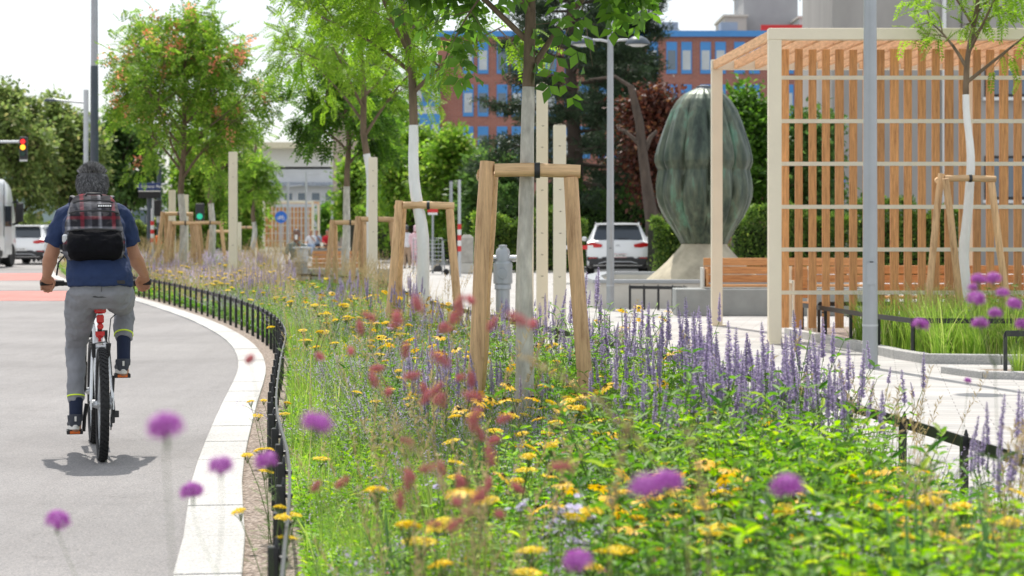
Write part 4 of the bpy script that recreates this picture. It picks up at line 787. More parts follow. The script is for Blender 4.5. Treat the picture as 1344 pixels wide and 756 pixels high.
# ------------------------------------------------------------------ far people
def figure(X,Y,label,cat='person',yaw=0,h=1.68,pose='stand',top='white',bottom='beige',skin='skin',hairm='hair',hood=False,phase=1):
    e=empty('person',(X,Y,0),yaw,label,'person'); k=h/1.72; V=lambda *a:Vector(a)*k
    if pose=='sit': hz=.55; hips=.0
    elif pose=='squat': hz=.35; hips=0
    else: hz=.92
    b=MB(); tz=[(0,.0,.13,.10),(.06,0,.155,.11),(.2,.0,.125,.09),(.36,.01,.15,.105),(.46,.01,.155,.10),(.52,.01,.10,.065),(.55,.01,.052,.052),(.62,.02,.048,.05)]
    lean=.12 if pose!='stand' else .02
    b.loft([ring(V(0,y+lean*z,hz+z),rx*k,ry*k,16) for z,y,rx,ry in tz]); head(b,V(0,.03+lean*.7,hz+.70),k)
    if pose=='stand': legs=[(V(-.09,0,hz),V(-.09,.10*phase,.50),V(-.09,.02*phase-.05,.09)),(V(.09,0,hz),V(.09,.02,.49),V(.09,-.16*phase,.11))]
    else: legs=[(V(-.10,0,hz),V(-.15,.42,hz+.02),V(-.15,.42,.09)),(V(.10,0,hz),V(.15,.42,hz+.02),V(.16,.46,.09))]
    if pose=='sit':  arms=[(V(-.18,.05,hz+.47),V(-.24,.14,hz+.20),V(-.03,.30,hz+.50)),(V(.18,.05,hz+.47),V(.25,.14,hz+.22),V(.20,.38,hz+.10))]
    else: arms=[(V(-.18,0,hz+.47),V(-.22,-.02,hz+.20),V(-.21,.10,hz-.02)),(V(.18,0,hz+.47),V(.22,.0,hz+.20),V(.21,.14,hz+.02))]
    for a,q,c in legs: limb(b,a,q,c,(.082*k,.076*k,.052*k,.052*k,.036*k),10); b.tube([c+V(0,-.05,-.05),c+V(0,.08,-.055),c+V(0,.16,-.06)],[.035*k,.036*k,.026*k],8)
    for a,q,c in arms: limb(b,a,q,c,(.05*k,.044*k,.036*k,.038*k,.026*k),10); hand(b,c,(c-q).normalized(),(0,-1,-.3),(0,0,1),(.3,.4,.3),k)
    remesh(b,'body',M[skin],e,.016,1)
    t=MB(); t.loft([ring(V(0,y+lean*z,hz+z),rx*k,ry*k,16) for z,y,rx,ry in [(-.06,0,.18,.13),(.06,0,.175,.13),(.2,.0,.15,.115),(.36,.01,.172,.125),(.46,.01,.17,.115),(.53,.01,.10,.075)]])
    for a,q,c in arms: t.tube([a,a.lerp(q,.5),q,q.lerp(c,.6 if hood or top=='red' else .1)],[.066*k,.064*k,.058*k,.05*k],10)
    remesh(t,'shirt',CL[top],e,.016,2,(.08,.03))
    t=MB(); t.loft([ring(V(0,0,hz+.08),.15*k,.11*k,16),ring(V(0,0,hz-.02),.175*k,.13*k,16),ring(V(0,.02,hz-.10),.14*k,.11*k,16)])
    for a,q,c in legs: t.tube([a,a.lerp(q,.5),q,q.lerp(c,.5),q.lerp(c,.92)],[.10*k,.092*k,.075*k,.07*k,.062*k],10)
    remesh(t,'trousers',CL[bottom],e,.016,2,(.08,.03))
    hh=MB(); c=V(0,.02+lean*.7,hz+.72); hh.loft([ring(c+V(0,yo-(.01 if not hood else .02),z),rx*k,ry*k,14) for z,rx,ry,yo in((-.15 if hood else -.08,.075,.06,-.05),(-.03,.084,.085,-.02),(.03,.087,.097,-.01),(.08,.072,.084,0),(.108,.03,.035,0))]); remesh(hh,'head_scarf' if hood else 'hair',CL[top] if hood else M[hairm],e,.014,1)
    for a,q,c in legs:
        MB().loft([ring(c+V(0,-.07,-.05),.035*k,.035*k,10,R(90)),ring(c+V(0,.02,-.045),.045*k,.045*k,10,R(90)),ring(c+V(0,.12,-.06),.045*k,.03*k,10,R(90)),ring(c+V(0,.19,-.065),.025*k,.02*k,10,R(90))]).build('shoe',M['shoe'],e,60)
    return e
CL={'white':mat('white shirt cloth',(.70,.71,.74),.9,0,.05),'pink':mat('pale pink cloth',(.74,.50,.55),.9,0,.06),'beige':mat('beige trousers',(.42,.31,.22),.9,0,.08),'red':mat('red top cloth',(.55,.02,.04),.85,0,.1),'grey':mat('grey green tee cloth',(.20,.23,.20),.9,0,.12),'dark':mat('dark trousers cloth',(.03,.035,.05),.9,0,.1),'pale':mat('pale trousers cloth',(.58,.54,.48),.9,0,.06),'blue':mat('light blue shirt',(.35,.45,.62),.9,0,.08)}
figure(px(389,47.5),47.45+.22,'man in grey tee seated on the larch bench lifting a drink','person',R(180),1.74,'sit','grey','pale','skin2')
e=tag(MB().lathe([(.03,0),(.034,.06),(.036,.11),(.001,.112)],12).build('cup',M['plate'],None,40,loc=(px(389,47.5)+.03,47.33-.16,1.14)),'small pale cup held at the mouth of the seated man','cup')
figure(px(534,70),70,'walker with dark hair, white shirt and beige trousers seen from behind','person',R(15),1.50,'stand','white','beige','skin2','hair')
figure(px(545.5,69),69,'walker in pale pink robe and head scarf beside the white shirt walker','person',R(-5),1.50,'stand','pink','pink','skin','hair',True)
figure(px(409,100),100,'blond person in a white shirt seated on the far bench','person',R(170),1.68,'sit','white','blue','skin','hairlt')
figure(px(429,102),102,'person in a red top seated right of the blond person','person',R(200),1.68,'sit','red','dark')
figure(px(416,104),104,'dark haired person in light blue between the blond and red dressed ones','person',R(180),1.66,'sit','blue','dark')
e=empty('bench',(px(404,101),101,0),0,'faraway low bench under the seated group of three','bench'); boards(MB(),-.4,1.7,0,-.1,.6,4,.04,.01,True).xf(Matrix.Translation((.2,0,.46))).build('seat',M['larch_x'],e,0); MB().box((.8,.2,.2),(1.9,.4,.4)).build('plinth',M['concrete'],e,0,bevel=.01)
# ================================================================== vehicles
def suv(label, X, Y, rz, L, W, H, paint, win=1.0, kind=0, detail=True):
    e=empty('parked_car',(X,Y,0),rz,label,'car'); w=W/2
    # rings along the car (y = distance from the rear bumper): half widths at sill, waist, roof; heights
    zb=1.02*H/1.57
    S=[(0.0,.86,.90,.70,.30,.62,.63,.63),(.03,.94,.97,.72,.24,.66,.74,.75),(.10,.97,.99,.80,.22,zb-.06,zb-.01,zb),(.17,.98,1.0,.82,.21,zb-.02,zb+.02,zb+.03),(.52,.99,1.0,.72,.20,zb-.01,H-.10,H-.045),(.80,.99,1.0,.725,.20,zb-.02,H-.065,H-.01),(L*.38,.99,1.0,.73,.20,zb-.05,H-.05,H),(L*.55,.99,1.0,.71,.20,zb-.07,H-.08,H-.03),(L*.72,.99,1.0,.76,.20,zb-.08,zb-.02,zb+.0),(L*.93,.96,.97,.80,.22,.86,.90,.92),(L,.84,.86,.66,.30,.60,.70,.72)]
    rings=[]
    for (y,a,b_,c_,z0,z1,z2,z3) in S:
        r=[(w*a*.9,z0),(w*a,z0+.08),(w*b_,(z0+z1)/2+.08),(w*b_*.985,z1),(w*c_*1.02,z2),(w*c_*.84,z3),(w*c_*.4,z3+.012)]
        rr=[Vector((x,y,z)) for x,z in r]+[Vector((-x,y,z)) for x,z in reversed(r)]; rings.append(rr)
    def fm(i,k):
        n=14
        if 4<=i<=7 and k in(3,9): return 1
        if i==3 and k in(5,6,7): return 1
        if i==7 and k in(5,6,7): return 1
        if k in(0,12,13): return 2
        return 0
    MB().loft(rings,fmat=fm).build('body',[paint,M['glass'],M['plastic']],e,32)
    for s in(-1,1):
        MB().beam((s*w*.70,.75,H+.005),(s*w*.70,L*.5,H+.01),.03,.03).build('roof_rail',M['silver'],e,0,bevel=.006)
        for y in(.80,L-.82):
            wh=empty('wheel',(s*(w-.12),y,.335)); wh.parent=e
            MB().lathe([(.20,-.11),(.31,-.115),(.335,-.09),(.335,.09),(.31,.115),(.20,.11)],32,axis='x').build('tyre',M['rubber'],wh,40); MB().lathe([(.001,s*.09),(.06,s*.10),(.19,s*.118),(.205,s*.118)],20,axis='x').build('rim',M['silver'],wh,40)
            MB().lathe([(.36,-.02),(.40,-.02),(.40,.02),(.36,.02)],32,(s*(w-.02),y,.34),axis='x',cap=False).build('wheel_arch',M['plastic'],e,40)
        lamp=[(s*w*.52,zb-.17),(s*w*.97,zb-.21),(s*w*.985,zb-.06),(s*w*.80,zb-.03),(s*w*.50,zb-.09)]
        o=MB(); yy=[.036,.13,.16,.075,.05]
        o.add([(x,.02+abs(x/w)**4*.07,z) for x,z in lamp]+[(x,.25,z) for x,z in lamp],[(0,1,2,3,4),(0,1,6,5),(1,2,7,6),(2,3,8,7),(3,4,9,8),(4,0,5,9)]).build('tail_light',M['red_plastic'],e,0,bevel=.006)
        MB().box((s*w*.80,.005,.52),(.24,.05,.05)).build('reflector',M['red_plastic'],e,0,bevel=.01); MB().box((s*w*.80,.012,.50),(.34,.03,.13)).build('vent',M['plastic'],e,0,bevel=.012)
        MB().box((s*(w+.06),L*.60,1.08),(.16,.12,.13)).build('mirror',paint,e,30,bevel=.03)
    # rear window: dark glass with wiper, spoiler above
    a0=(.17,zb+.03);a1=(.50,H-.075)
    def onrear(t,x,o=-.012): y=lerp(a0[0],a1[0],t); z=lerp(a0[1],a1[1],t); return (x,y+o,z+.004)
    ww=w*.80; wt=w*.66
    o=MB().add([onrear(.04,-ww),onrear(.04,ww),onrear(.93,wt),onrear(.93,-wt)],[(0,1,2,3)]); o.build('rear_window',M['glass'],e,0)
    MB().box((0,.45,H-.035),(W*.70,.24,.035),(R(4),0,0)).build('spoiler',paint,e,30,bevel=.012); MB().beam(onrear(.1,0,-.03),onrear(.13,.32,-.03),.015,.012).build('wiper',M['plastic'],e,0)
    MB().box((0,-.012,.42),(W*.92,.08,.20)).box((0,-.02,.50),(W*.52,.06,.12)).build('bumper',M['plastic'],e,30,bevel=.03); MB().tube([(-w*.62,-.055,.36),(-w*.42,-.060,.42),(w*.42,-.060,.42),(w*.62,-.055,.36)],.014,6).build('bumper_trim',M['silver'],e,40)
    pt=MB().box((0,-.055,.60),(.52,.012,.115)).build('number_plate',M['plate'],e,0,bevel=.002)
    return e,pt
vw,pt=suv('white compact SUV parked by the hedge behind the lamp post, seen from behind',3.14,59,R(-2),4.2,1.86,1.57,M['white_paint'])
textobj('W 41974L','plate_text',.10,M['blacktxt'],pt,(.01,-.063,.60)); MB().box((0,-.0625,.652),(.52,.003,.007)).box((0,-.0625,.548),(.52,.003,.007)).build('plate_border',M['red'],pt,0)
q=MB(); zc=.905; q.tube([(.062*math.cos(a*math.pi/12),-.005+.0,zc+.062*math.sin(a*math.pi/12)) for a in range(25)],.006,5)
for a,b_ in (((-.025,.052),(0,.008)),((.025,.052),(0,.008)),((-.055,.02),(-.026,-.048)),((-.026,-.048),(0,.0)),((0,0),(.026,-.048)),((.026,-.048),(.055,.02))): q.tube([(a[0],-.005,zc+a[1]),(b_[0],-.005,zc+b_[1])],.006,4)
q.xf(Matrix.Translation((0,.065,-.04))); q.build('emblem',M['silver'],vw,40)
pc,pt=suv('white sporty SUV with red tail lights ahead of the white van at far left',px(27,77),77,R(-2),4.7,1.92,1.54,M['white_paint'])
textobj('W 5628','plate_text',.10,M['blacktxt'],pt,(.01,-.063,.60))
e,_=suv('silver car far down the road behind the stake frames',px(275,128),128,R(60),4.3,1.8,1.5,M['silver'])
e,_=suv('white car far down the road right of the silver one',px(322,126),126,R(75),4.3,1.8,1.5,M['white_paint'])
# white van at the left edge
e=empty('delivery_van',(px(-60,66)-1.0,66,0),0,'tall white van cropped by the left edge with a black wing mirror','van')
def vr(y,w,z0,z1,zt): return [Vector((x,y,z)) for x,z in [(w*.96,z0),(w,z0+.2),(w,z1),(w*.97,zt-.25),(w*.88,zt-.06),(w*.6,zt)]]+[Vector((-x,y,z)) for x,z in reversed([(w*.96,z0),(w,z0+.2),(w,z1),(w*.97,zt-.25),(w*.88,zt-.06),(w*.6,zt)])]
MB().loft([vr(0,1.05,.4,1.4,2.6),vr(.05,1.12,.35,1.4,2.95),vr(1.2,1.12,.35,1.4,3.25),vr(6.4,1.12,.35,1.4,3.25),vr(7.2,1.10,.35,1.3,3.1),vr(7.9,1.07,.35,1.2,2.2),vr(8.1,1.04,.4,1.1,1.5)]).build('body',M['white_paint'],e,35)
for y in(5.1,7.2):
    for s in(-1,1): MB().lathe([(.22,-.12),(.40,-.13),(.43,-.1),(.43,.1),(.40,.13),(.22,.12),(.08,.10),(.001,.1)],28,(s*1.0,y,.43),axis='x').build('wheel',M['rubber'],e,40)
MB().box((1.126,6.6,1.85),(.012,.95,.75)).build('side_window',M['glass'],e,0,bevel=.004); MB().box((1.124,6.6,.95),(.01,1.0,1.0)).build('door',M['white_paint'],e,0,bevel=.004); MB().box((1.13,3.0,.5),(.02,5.5,.22)).build('side_skirt',M['plastic'],e,0,bevel=.005); MB().box((1.126,5.98,2.1),(.015,.04,2.0)).build('seam',M['plastic'],e,0)
MB().tube([(1.08,7.3,2.35),(1.28,7.35,2.4),(1.32,7.35,2.1)],.025,8).tube([(1.08,7.3,1.55),(1.32,7.35,1.6)],.02,8).box((1.36,7.35,2.0),(.26,.16,.70)).build('mirror',M['plastic'],e,30,bevel=.04)
# scooter rider far left behind the SUV
figure(px(47,84),84,'distant rider in dark clothes just right of the white sporty SUV','person',R(5),1.7,'sit','dark','dark')
e=empty('motor_scooter',(px(47,84),84,0),R(5),'dark motor scooter under the distant rider','scooter')
MB().box((0,.1,.42),(.26,.62,.16)).box((0,-.35,.45),(.24,.4,.3)).box((0,.55,.6),(.3,.12,.55)).build('body',M['dark_pole'],e,30,bevel=.05)
for y in(-.5,.75): MB().lathe([(.12,-.05),(.24,-.05),(.26,0),(.24,.05),(.12,.05),(.001,.04)],20,(0,y,.26),axis='x').build('wheel',M['rubber'],e,40)
MB().tube([(-.3,.5,1.0),(0,.62,.95),(.3,.5,1.0)],.02,8).build('handlebar',M['plastic'],e,40)
# ================================================================== buildings
mbk,nt,b_=nodes('red brick facade'); tcn=N(nt,'ShaderNodeTexCoord'); mp_=N(nt,'ShaderNodeMapping'); mp_.inputs['Rotation'].default_value=(R(90),0,0); nt.links.new(tcn.outputs['Object'],mp_.inputs[0])
br=N(nt,'ShaderNodeTexBrick'); br.inputs['Brick Width'].default_value=.5; br.inputs['Row Height'].default_value=.16; br.inputs['Mortar Size'].default_value=.012; br.inputs['Scale'].default_value=1; br.inputs['Color1'].default_value=(.36,.14,.105,1); br.inputs['Color2'].default_value=(.29,.115,.09,1); br.inputs['Mortar'].default_value=(.36,.24,.2,1)
nt.links.new(mp_.outputs[0],br.inputs[0]); nt.links.new(br.outputs[0],b_.inputs['Base Color']); b_.inputs['Roughness'].default_value=.9
M['blue']=mat('blue window panels',(.06,.25,.58),.4,0,.06,1); M['blind']=mat('pale window blinds',(.50,.53,.55),.5,0,.15,.8); M['pane']=glassmat('facade glass',(.10,.14,.18),.08)
D=150
e=empty('office_building',(px(820,D),D,0),0,'long red brick office block with bright blue window surrounds','building')
x0,x1=px(574,D)-px(820,D),px(1130,D)-px(820,D); zt=pz(48,D)
MB().box(((x0+x1)/2,6,zt/2),(x1-x0,12,zt)).build('wall',mbk,e,0); MB().box(((x0+x1)/2,5.9,zt+.2),(x1-x0+.3,12.3,.45)).build('roof_band',M['blue'],e,0)
rows=[(55,97),(111,153),(166,208),(222,262)]
def win(xc,v0,v1,w,kind=0):
    zt_,zb_=pz(v0,D),pz(v1,D)
    o=MB().box((xc,-.03,(zt_+zb_)/2),(w,.10,zt_-zb_)).build('window',M['blue'],e,0,bevel=.02)
    zz0=zb_+.30; zz1=zt_-.65; MB().box((xc,-.07,(zz0+zz1)/2),(w-.2,.05,zz1-zz0)).build('pane',M['pane' if kind==0 else 'blind'],o,0)
    if kind==2: MB().box((xc,-.10,lerp(zz0,zz1,.72)),(w-.22,.02,(zz1-zz0)*.5)).build('blind',M['blind'],o,0)
U=[]; u=881.5
while u<1125: U+=[u,u+19.5]; u+=44.5
u=881.5-44.5
while u>590: U+=[u,u+19.5]; u-=44.5
U=sorted(q for q in U if 585<q<1120)
for (a,b_) in rows[:3]:
    for u in U: win(px(u,D)-px(820,D),a,b_,14*D/F,random.choice((0,1,1,2)))
MB().box((px(559,D)-px(820,D),5,pz(77,D)/2),(33*D/F,11,pz(77,D))).build('stair_tower',mat('white facade panels',(.62,.63,.64),.6,0,.05,1),e,0)
for (a,b_) in ((88,140),(150,200)):
    o=MB().box((px(561,D)-px(820,D),-.6,(pz(a,D)+pz(b_,D))/2),(34*D/F,.1,pz(a,D)-pz(b_,D))).build('window',M['blue'],e,0)
    for k in(-1,0,1): MB().box((px(561,D)-px(820,D)+k*.62,-.67,(pz(a+14,D)+pz(b_-6,D))/2),(.5,.04,pz(a+14,D)-pz(b_-6,D))).build('pane',M['blind' if k else 'pane'],o,0)
def roofbox(name,label,u0,u1,v0,v1,d,m,extra=None):
    e=empty(name,(px((u0+u1)/2,d),d,0),0,label,'building'); w_=(u1-u0)*d/F; z1=pz(v0,d)
    MB().box((0,4,z1/2),(w_,8,z1)).build('wall',m,e,0)
    MB().box((0,4,z1+.1),(w_+.3,8.3,.2)).build('parapet',M['concrete_lt'],e,0)
    if extra: extra(e,w_,z1)
    return e
gp=mat('grey render',(.36,.36,.37),.85,0,.06,1); gp2=mat('light grey render',(.46,.44,.41),.85,0,.06,1)
MB().box((px(880,D)-px(820,D),3,zt+.75),(26*D/F,2,1.1)).build('chimney',gp,e,0); MB().box((px(961,D)-px(820,D),3,zt+.75),(22*D/F,2,1.1)).build('chimney',gp,e,0)
def ex1(e,w_,z1):
    MB().tube([(-w_*.62,0,z1-3),(-w_*.62,0,z1+3)],.05,6).build('antenna',M['grey_pole'],e,0)
    q=MB()
    for k in range(6): q.tube([(w_*.5+.2+k*.35,0,z1-1.0),(w_*.5+.2+k*.35,0,z1+.1)],.04,5)
    q.beam((w_*.5+.1,0,z1+.1),(w_*.5+2.2,0,z1+.1),.06,.06); q.build('roof_railing',M['dark_pole'],e,0)
roofbox('tower_block','grey rooftop block with an antenna rising behind the brick office',976,1047,-12,60,185,gp,ex1)
roofbox('tower_block','low light grey block left of the rooftop block behind the brick office',951,980,22,60,183,gp2)
e2=roofbox('tower_block','pale glass roofed hall with a red roof edge behind the pergola beam',1049,1090,24,60,180,mat('pale green glass',(.50,.56,.54),.3)); MB().box((-1,-1,pz(38,180)),(8,.4,.5)).build('roof_edge',M['red'],e2,0)
# concrete building on the right
D2=75
e=empty('concrete_building',(px(1092,D2),D2,0),R(-3),'tall bare grey concrete building behind the slatted pergola','building')
MB().box((10,6,9),(20,12,18)).build('wall',M['conc_wall'],e,0)
MB().tube([(px(1237,D2)-px(1092,D2),-.12,0),(px(1237,D2)-px(1092,D2),-.12,pz(-60,D2))],.085,10).build('downpipe',M['plate'],e,40)
MB().tube([(px(1260,D2)-px(1092,D2),-.05,0),(px(1260,D2)-px(1092,D2),-.05,14)],.02,6).build('joint',M['plastic'],e,0)
MB().box((.4,-.04,pz(240,D2)),(.16,.06,.35)).build('meter_box',M['blue'],e,0)
for r_,(a,b_) in enumerate(((70,128),(205,262))):
    xx=px(1290,D2)-px(1092,D2); o=MB().box((xx+2.2,-.02,(pz(a,D2)+pz(b_,D2))/2),(4.4,.08,pz(a,D2)-pz(b_,D2))).build('window',M['plastic'],e,0)
    for k in range(4): MB().box((xx+.58+k*1.08,-.07,(pz(a,D2)+pz(b_,D2))/2),(.98,.03,pz(a,D2)-pz(b_,D2)-.2)).build('pane',M['pane'],o,0)
    MB().box((xx+2.2,-.12,pz(b_,D2)-.08),(4.6,.3,.12)).build('sill',M['plate'],e,0)
# hall in the far centre
D3=210
e=empty('station_hall',(px(395,D3),D3,0),0,'pale station hall with a ribbed grey roof at the end of the street','building')
wl=mat('pale grey facade',(.62,.64,.67),.8,0,.08,.5); w_=130*D3/F
MB().box((0,6,pz(222,D3)/2),(w_,12,pz(222,D3))).build('wall',wl,e,0)
q=MB(); 
for k in range(24): x=-w_/2+w_*k/24; q.beam((x+.2,-.8,pz(243,D3)),(x+.2,5,pz(219,D3)),.32,.12)
q.add([(-w_/2-.3,-1,pz(244,D3)),(w_/2+.3,-1,pz(244,D3)),(w_/2+.3,6,pz(218,D3)),(-w_/2-.3,6,pz(218,D3))],[(0,1,2,3)]); q.build('roof',mat('blue grey ribbed roof',(.40,.44,.50),.5,.1,.08,1),e,0)
MB().box((-1,3.6,pz(207,D3)),(w_,7,1.9)).build('upper_wall',M['plate'],e,0); MB().box((-2,2.5,pz(191.5,D3)),(w_*1.06,9,.62)).build('cornice',mat('cream cornice',(.68,.62,.45),.7),e,0)
for k in range(7):
    x=-w_/2+1+k*1.45; o=MB().box((x,-.06,pz(258,D3)),(1.0,.1,.9)).build('window',M['plate'],e,0); MB().box((x,-.12,pz(258,D3)),(.84,.05,.75)).build('pane',M['pane'],o,0)
MB().box((w_*.28,-.08,1.5),(1.6,.1,3.0)).build('entrance',M['plastic'],e,0)
MB().box((w_*.42,-.1,pz(252,D3)),(2.0,.12,.4)).build('fascia',M['red'],e,0)
roofbox('apartment_block','beige apartment block half hidden behind the third young tree',437,508,135,300,165,mat('beige render',(.47,.38,.32),.85,0,.06,.6))
roofbox('office_slab','low blue grey slab building behind the trees at far left',-20,108,150,300,190,mat('teal glass slab',(.30,.38,.38),.4,0,.08,.5))
for (u0,u1,v0,lab) in ((120,215,255,'pale commercial building behind the traffic signals'),(216,345,262,'long pale far building behind the stake frames')):
    e=roofbox('shop_building',lab,u0,u1,v0,300,170,wl)
    w_=(u1-u0)*170/F
    for k in range(int(w_/1.6)):
        x=-w_/2+.9+k*1.6; o=MB().box((x,-.04,2.2),(1.2,.1,1.6)).build('window',M['dark_pole'],e,0); MB().box((x,-.1,2.2),(1.0,.05,1.4)).build('pane',M['pane'],o,0)
# ================================================================== trees
def bez(a,b,c,n=7): return [a*(1-t)**2+b*2*t*(1-t)+c*t*t for t in np.linspace(0,1,n)]
PIN=pinnate(5); PIN7=pinnate(7,.26,.11,.35)
LM={}
LM['fresh']=leafmat('fresh green leaves',(.15,.28,.03),(.30,.46,.06),.55)
LM['deep']=leafmat('deep green leaves',(.05,.12,.02),(.15,.29,.04),.5)
LM['mid']=leafmat('mid green leaves',(.09,.19,.025),(.25,.40,.06),.52,c3=(.38,.44,.10))
LM['olive']=leafmat('olive green leaves',(.10,.15,.05),(.26,.34,.10),.5,c3=(.42,.38,.16))
LM['dark']=leafmat('dark green leaves',(.045,.10,.03),(.14,.24,.06),.48)
LM['needle']=leafmat('pine needles',(.022,.045,.024),(.075,.12,.055),.25)
LM['red']=leafmat('copper red leaves',(.05,.018,.014),(.15,.05,.03),.3,c3=(.26,.14,.06))
LM['pod']=leafmat('orange seed pods',(.70,.24,.13),(.90,.50,.34),.55)
LM['hedge']=leafmat('hedge leaves',(.04,.09,.02),(.16,.26,.045),.42,c3=(.30,.38,.08))
def tree(label, X, Y, trunk_top, paint, crown, nl, leaf, lsize, lm, name='tree', r0=.07, lean=(0,0), limbs=9, subs=6, scatter=.12, tmpl=None, seed=1, bark='bark', paintm='whitebark', pods=0, lo=None, group=None, wob=.04, hang=.3, lwid=None, tw=3, flat=1.0, asym=(0,0)):
    """crown=(cz, rx, rz): an ellipsoid that the limbs grow out to; leaves sit along the outer twigs"""
    rg=np.random.default_rng(seed); e=empty(name,(X,Y,0),0,label,'tree',group)
    cz,rx,rz=crown; zl=paint if lo is None else lo
    n=9; tp=[]
    for i in range(n):
        t=i/(n-1); tp.append(np.array([lean[0]*t+rg.normal()*wob*min(1,i),lean[1]*t+rg.normal()*wob*min(1,i),trunk_top*t-.05]))
    tr_=[lerp(r0*1.12,r0*.30,(i/(n-1))**1.1) for i in range(n)]
    C_=crv3(tp,4); R_=np.interp(np.linspace(0,1,len(C_)),np.linspace(0,1,n),tr_)
    if paint:
        k=max(2,int(np.searchsorted(C_[:,2],paint))); 
        MB().tube([tuple(p) for p in C_[:k+1]],[q*1.03 for q in R_[:k+1]],16,lump=.05).build('trunk',M[paintm],e,70)
        MB().tube([tuple(p) for p in C_[k:]],list(R_[k:]),12,lump=.06).build('upper_trunk',M[bark],e,70)
    else: MB().tube([tuple(p) for p in C_],list(R_),12,lump=.08).build('trunk',M[bark],e,70)
    br_=MB(); A=[];Dv=[]
    center=np.array([lean[0]+asym[0],lean[1]+asym[1],cz])
    for i in range(limbs):
        t=(i+.5)/limbs; z0=lerp(max(zl,.2),trunk_top*.93,t**.9); base=np.array([np.interp(z0,C_[:,2],C_[:,0]),np.interp(z0,C_[:,2],C_[:,1]),z0])
        az=i*2.399+rg.uniform(-.4,.4); el=lerp(-.35,1.15,t)+rg.uniform(-.15,.2); dr=np.array([math.cos(az)*math.cos(el),math.sin(az)*math.cos(el)*flat,math.sin(el)])
        end=center+dr*np.array([rx,rx,rz])*rg.uniform(.72,1.0)
        mid=(base+end)/2+np.array([0,0,.10*rx*(1-t)])+rg.normal(size=3)*.06*rx
        P=bez(base,mid,end); rl=r0*lerp(.42,.22,t); br_.tube([tuple(p) for p in P],[lerp(rl,rl*.22,q/6) for q in range(7)],7)
        L=np.linalg.norm(end-base)
        for s in range(subs):
            u=rg.uniform(.25,1.0); ii=min(5,int(u*6)); b=P[ii]*(1-(u*6-ii))+P[ii+1]*(u*6-ii)
            d=unit(unit(P[ii+1]-P[ii])*.6+rg.normal(size=3)*.75+np.array([0,0,.1])); l=L*rg.uniform(.22,.5)
            m_=b+d*l*.5+np.array([0,0,.05*l]); q_=b+d*l+np.array([0,0,-hang*.3*l]); Q=bez(b,m_,q_,5); br_.tube([tuple(p) for p in Q],[rl*.35,rl*.3,rl*.22,rl*.15,rl*.08],5,cap=False)
            for w_ in range(tw):
                v=rg.uniform(.3,1); jj=min(3,int(v*4)); bb=Q[jj]; d2=unit(d+rg.normal(size=3)*.8); l2=l*rg.uniform(.3,.6); Q2=bez(bb,bb+d2*l2*.5,bb+d2*l2+np.array([0,0,-hang*.5*l2]),4)
                br_.tube([tuple(p) for p in Q2],[rl*.16,rl*.12,rl*.08,rl*.04],3,cap=False)
                for p0,p1 in zip(Q2[:-1],Q2[1:]): A.append((p0,p1))
            for p0,p1 in zip(Q[1:-1],Q[2:]): A.append((p0,p1))
    br_.build('limbs',M[bark],e,70)
    A=np.array(A); idx=rg.integers(0,len(A),nl); t=rg.random((nl,1)); p=A[idx,0]*(1-t)+A[idx,1]*t+rg.normal(size=(nl,3))*scatter
    d=unit(A[idx,1]-A[idx,0])*.5+unit(p-center)*.35+rg.normal(size=(nl,3))*.6; d[:,2]-=hang
    nn=rg.normal(size=(nl,3))*.45+np.array([0,0,1.]); tm=tmpl or LEAF4
    S=rg.uniform(.7,1.25,nl)*lsize; NM().leaves(p,d,nn,S,S*(lwid or (1 if tmpl is not None and len(tmpl[0])>8 else .5)),tm).build('crown',LM[lm] if isinstance(lm,str) else lm,e)
    if pods:
        nm=NM()
        for k in range(pods):
            a=A[rg.integers(0,len(A))][1]; a=center+(a-center)*1.06
            if (a-center)[2]<-.25*rz and rg.random()<.7: continue
            m_=30; q=a+rg.normal(size=(m_,3))*np.array([.09,.09,.11]); nm.leaves(q,rg.normal(size=(m_,3)),rg.normal(size=(m_,3)),.070,.058,LEAF6)
        nm.build('seed_pods',LM['pod'],e)
    return e
def crv3(P, n):
    P=[np.array(p,float) for p in P]; P=[2*P[0]-P[1]]+P+[2*P[-1]-P[-2]]; out=[]
    for i in range(1,len(P)-2):
        for k in range(n):
            t=k/n; a,b,c,d=P[i-1:i+3]; out.append(.5*((2*b)+(-a+c)*t+(2*a-5*b+4*c-d)*t*t+(-a+3*b-3*c+d)*t**3))
    out.append(P[-2]); return np.array(out)
tree('nearest young tree with cracked white painted trunk and dark green crown',px(685,12.4)+.0,12.5,4.4,2.22,(3.64,1.12,1.0),1000,0,.22,'deep','tree',.054,(.06,0),11,7,.05,pinnate(3,.50,.26,.3),11,'bark','whitebark',lo=2.26,wob=.010,hang=.5,tw=3,asym=(-.18,0))
tree('second young tree, slim white trunk with a knot and light feathery crown',px(555,24.1),24.1,5.4,pz(165,24.1),(4.25,1.45,1.3),1500,0,.27,'fresh','tree',.075,(-.22,0),10,6,.06,PIN7,12,'bark','white2',lo=2.9,wob=.035,hang=.3,tw=3)
tree('third young tree, bright green spreading crown over a white trunk',px(487,38.4),38.4,6.6,pz(205,38.4),(4.9,1.65,1.9),1700,0,.30,'fresh','tree',.085,(-.25,0),13,6,.08,PIN7,13,'bark','white2',lo=3.0,wob=.04,hang=.3,tw=3,asym=(-.35,0))
tree('fourth young tree with short white trunk and drooping darker leaves',px(457,43),43,5.4,pz(248,43),(4.0,1.35,1.35),1500,0,.34,'deep','tree',.085,(-.1,0),10,6,.08,PIN,14,'bark','whitebark',lo=2.6,wob=.03,hang=.6,tw=2)
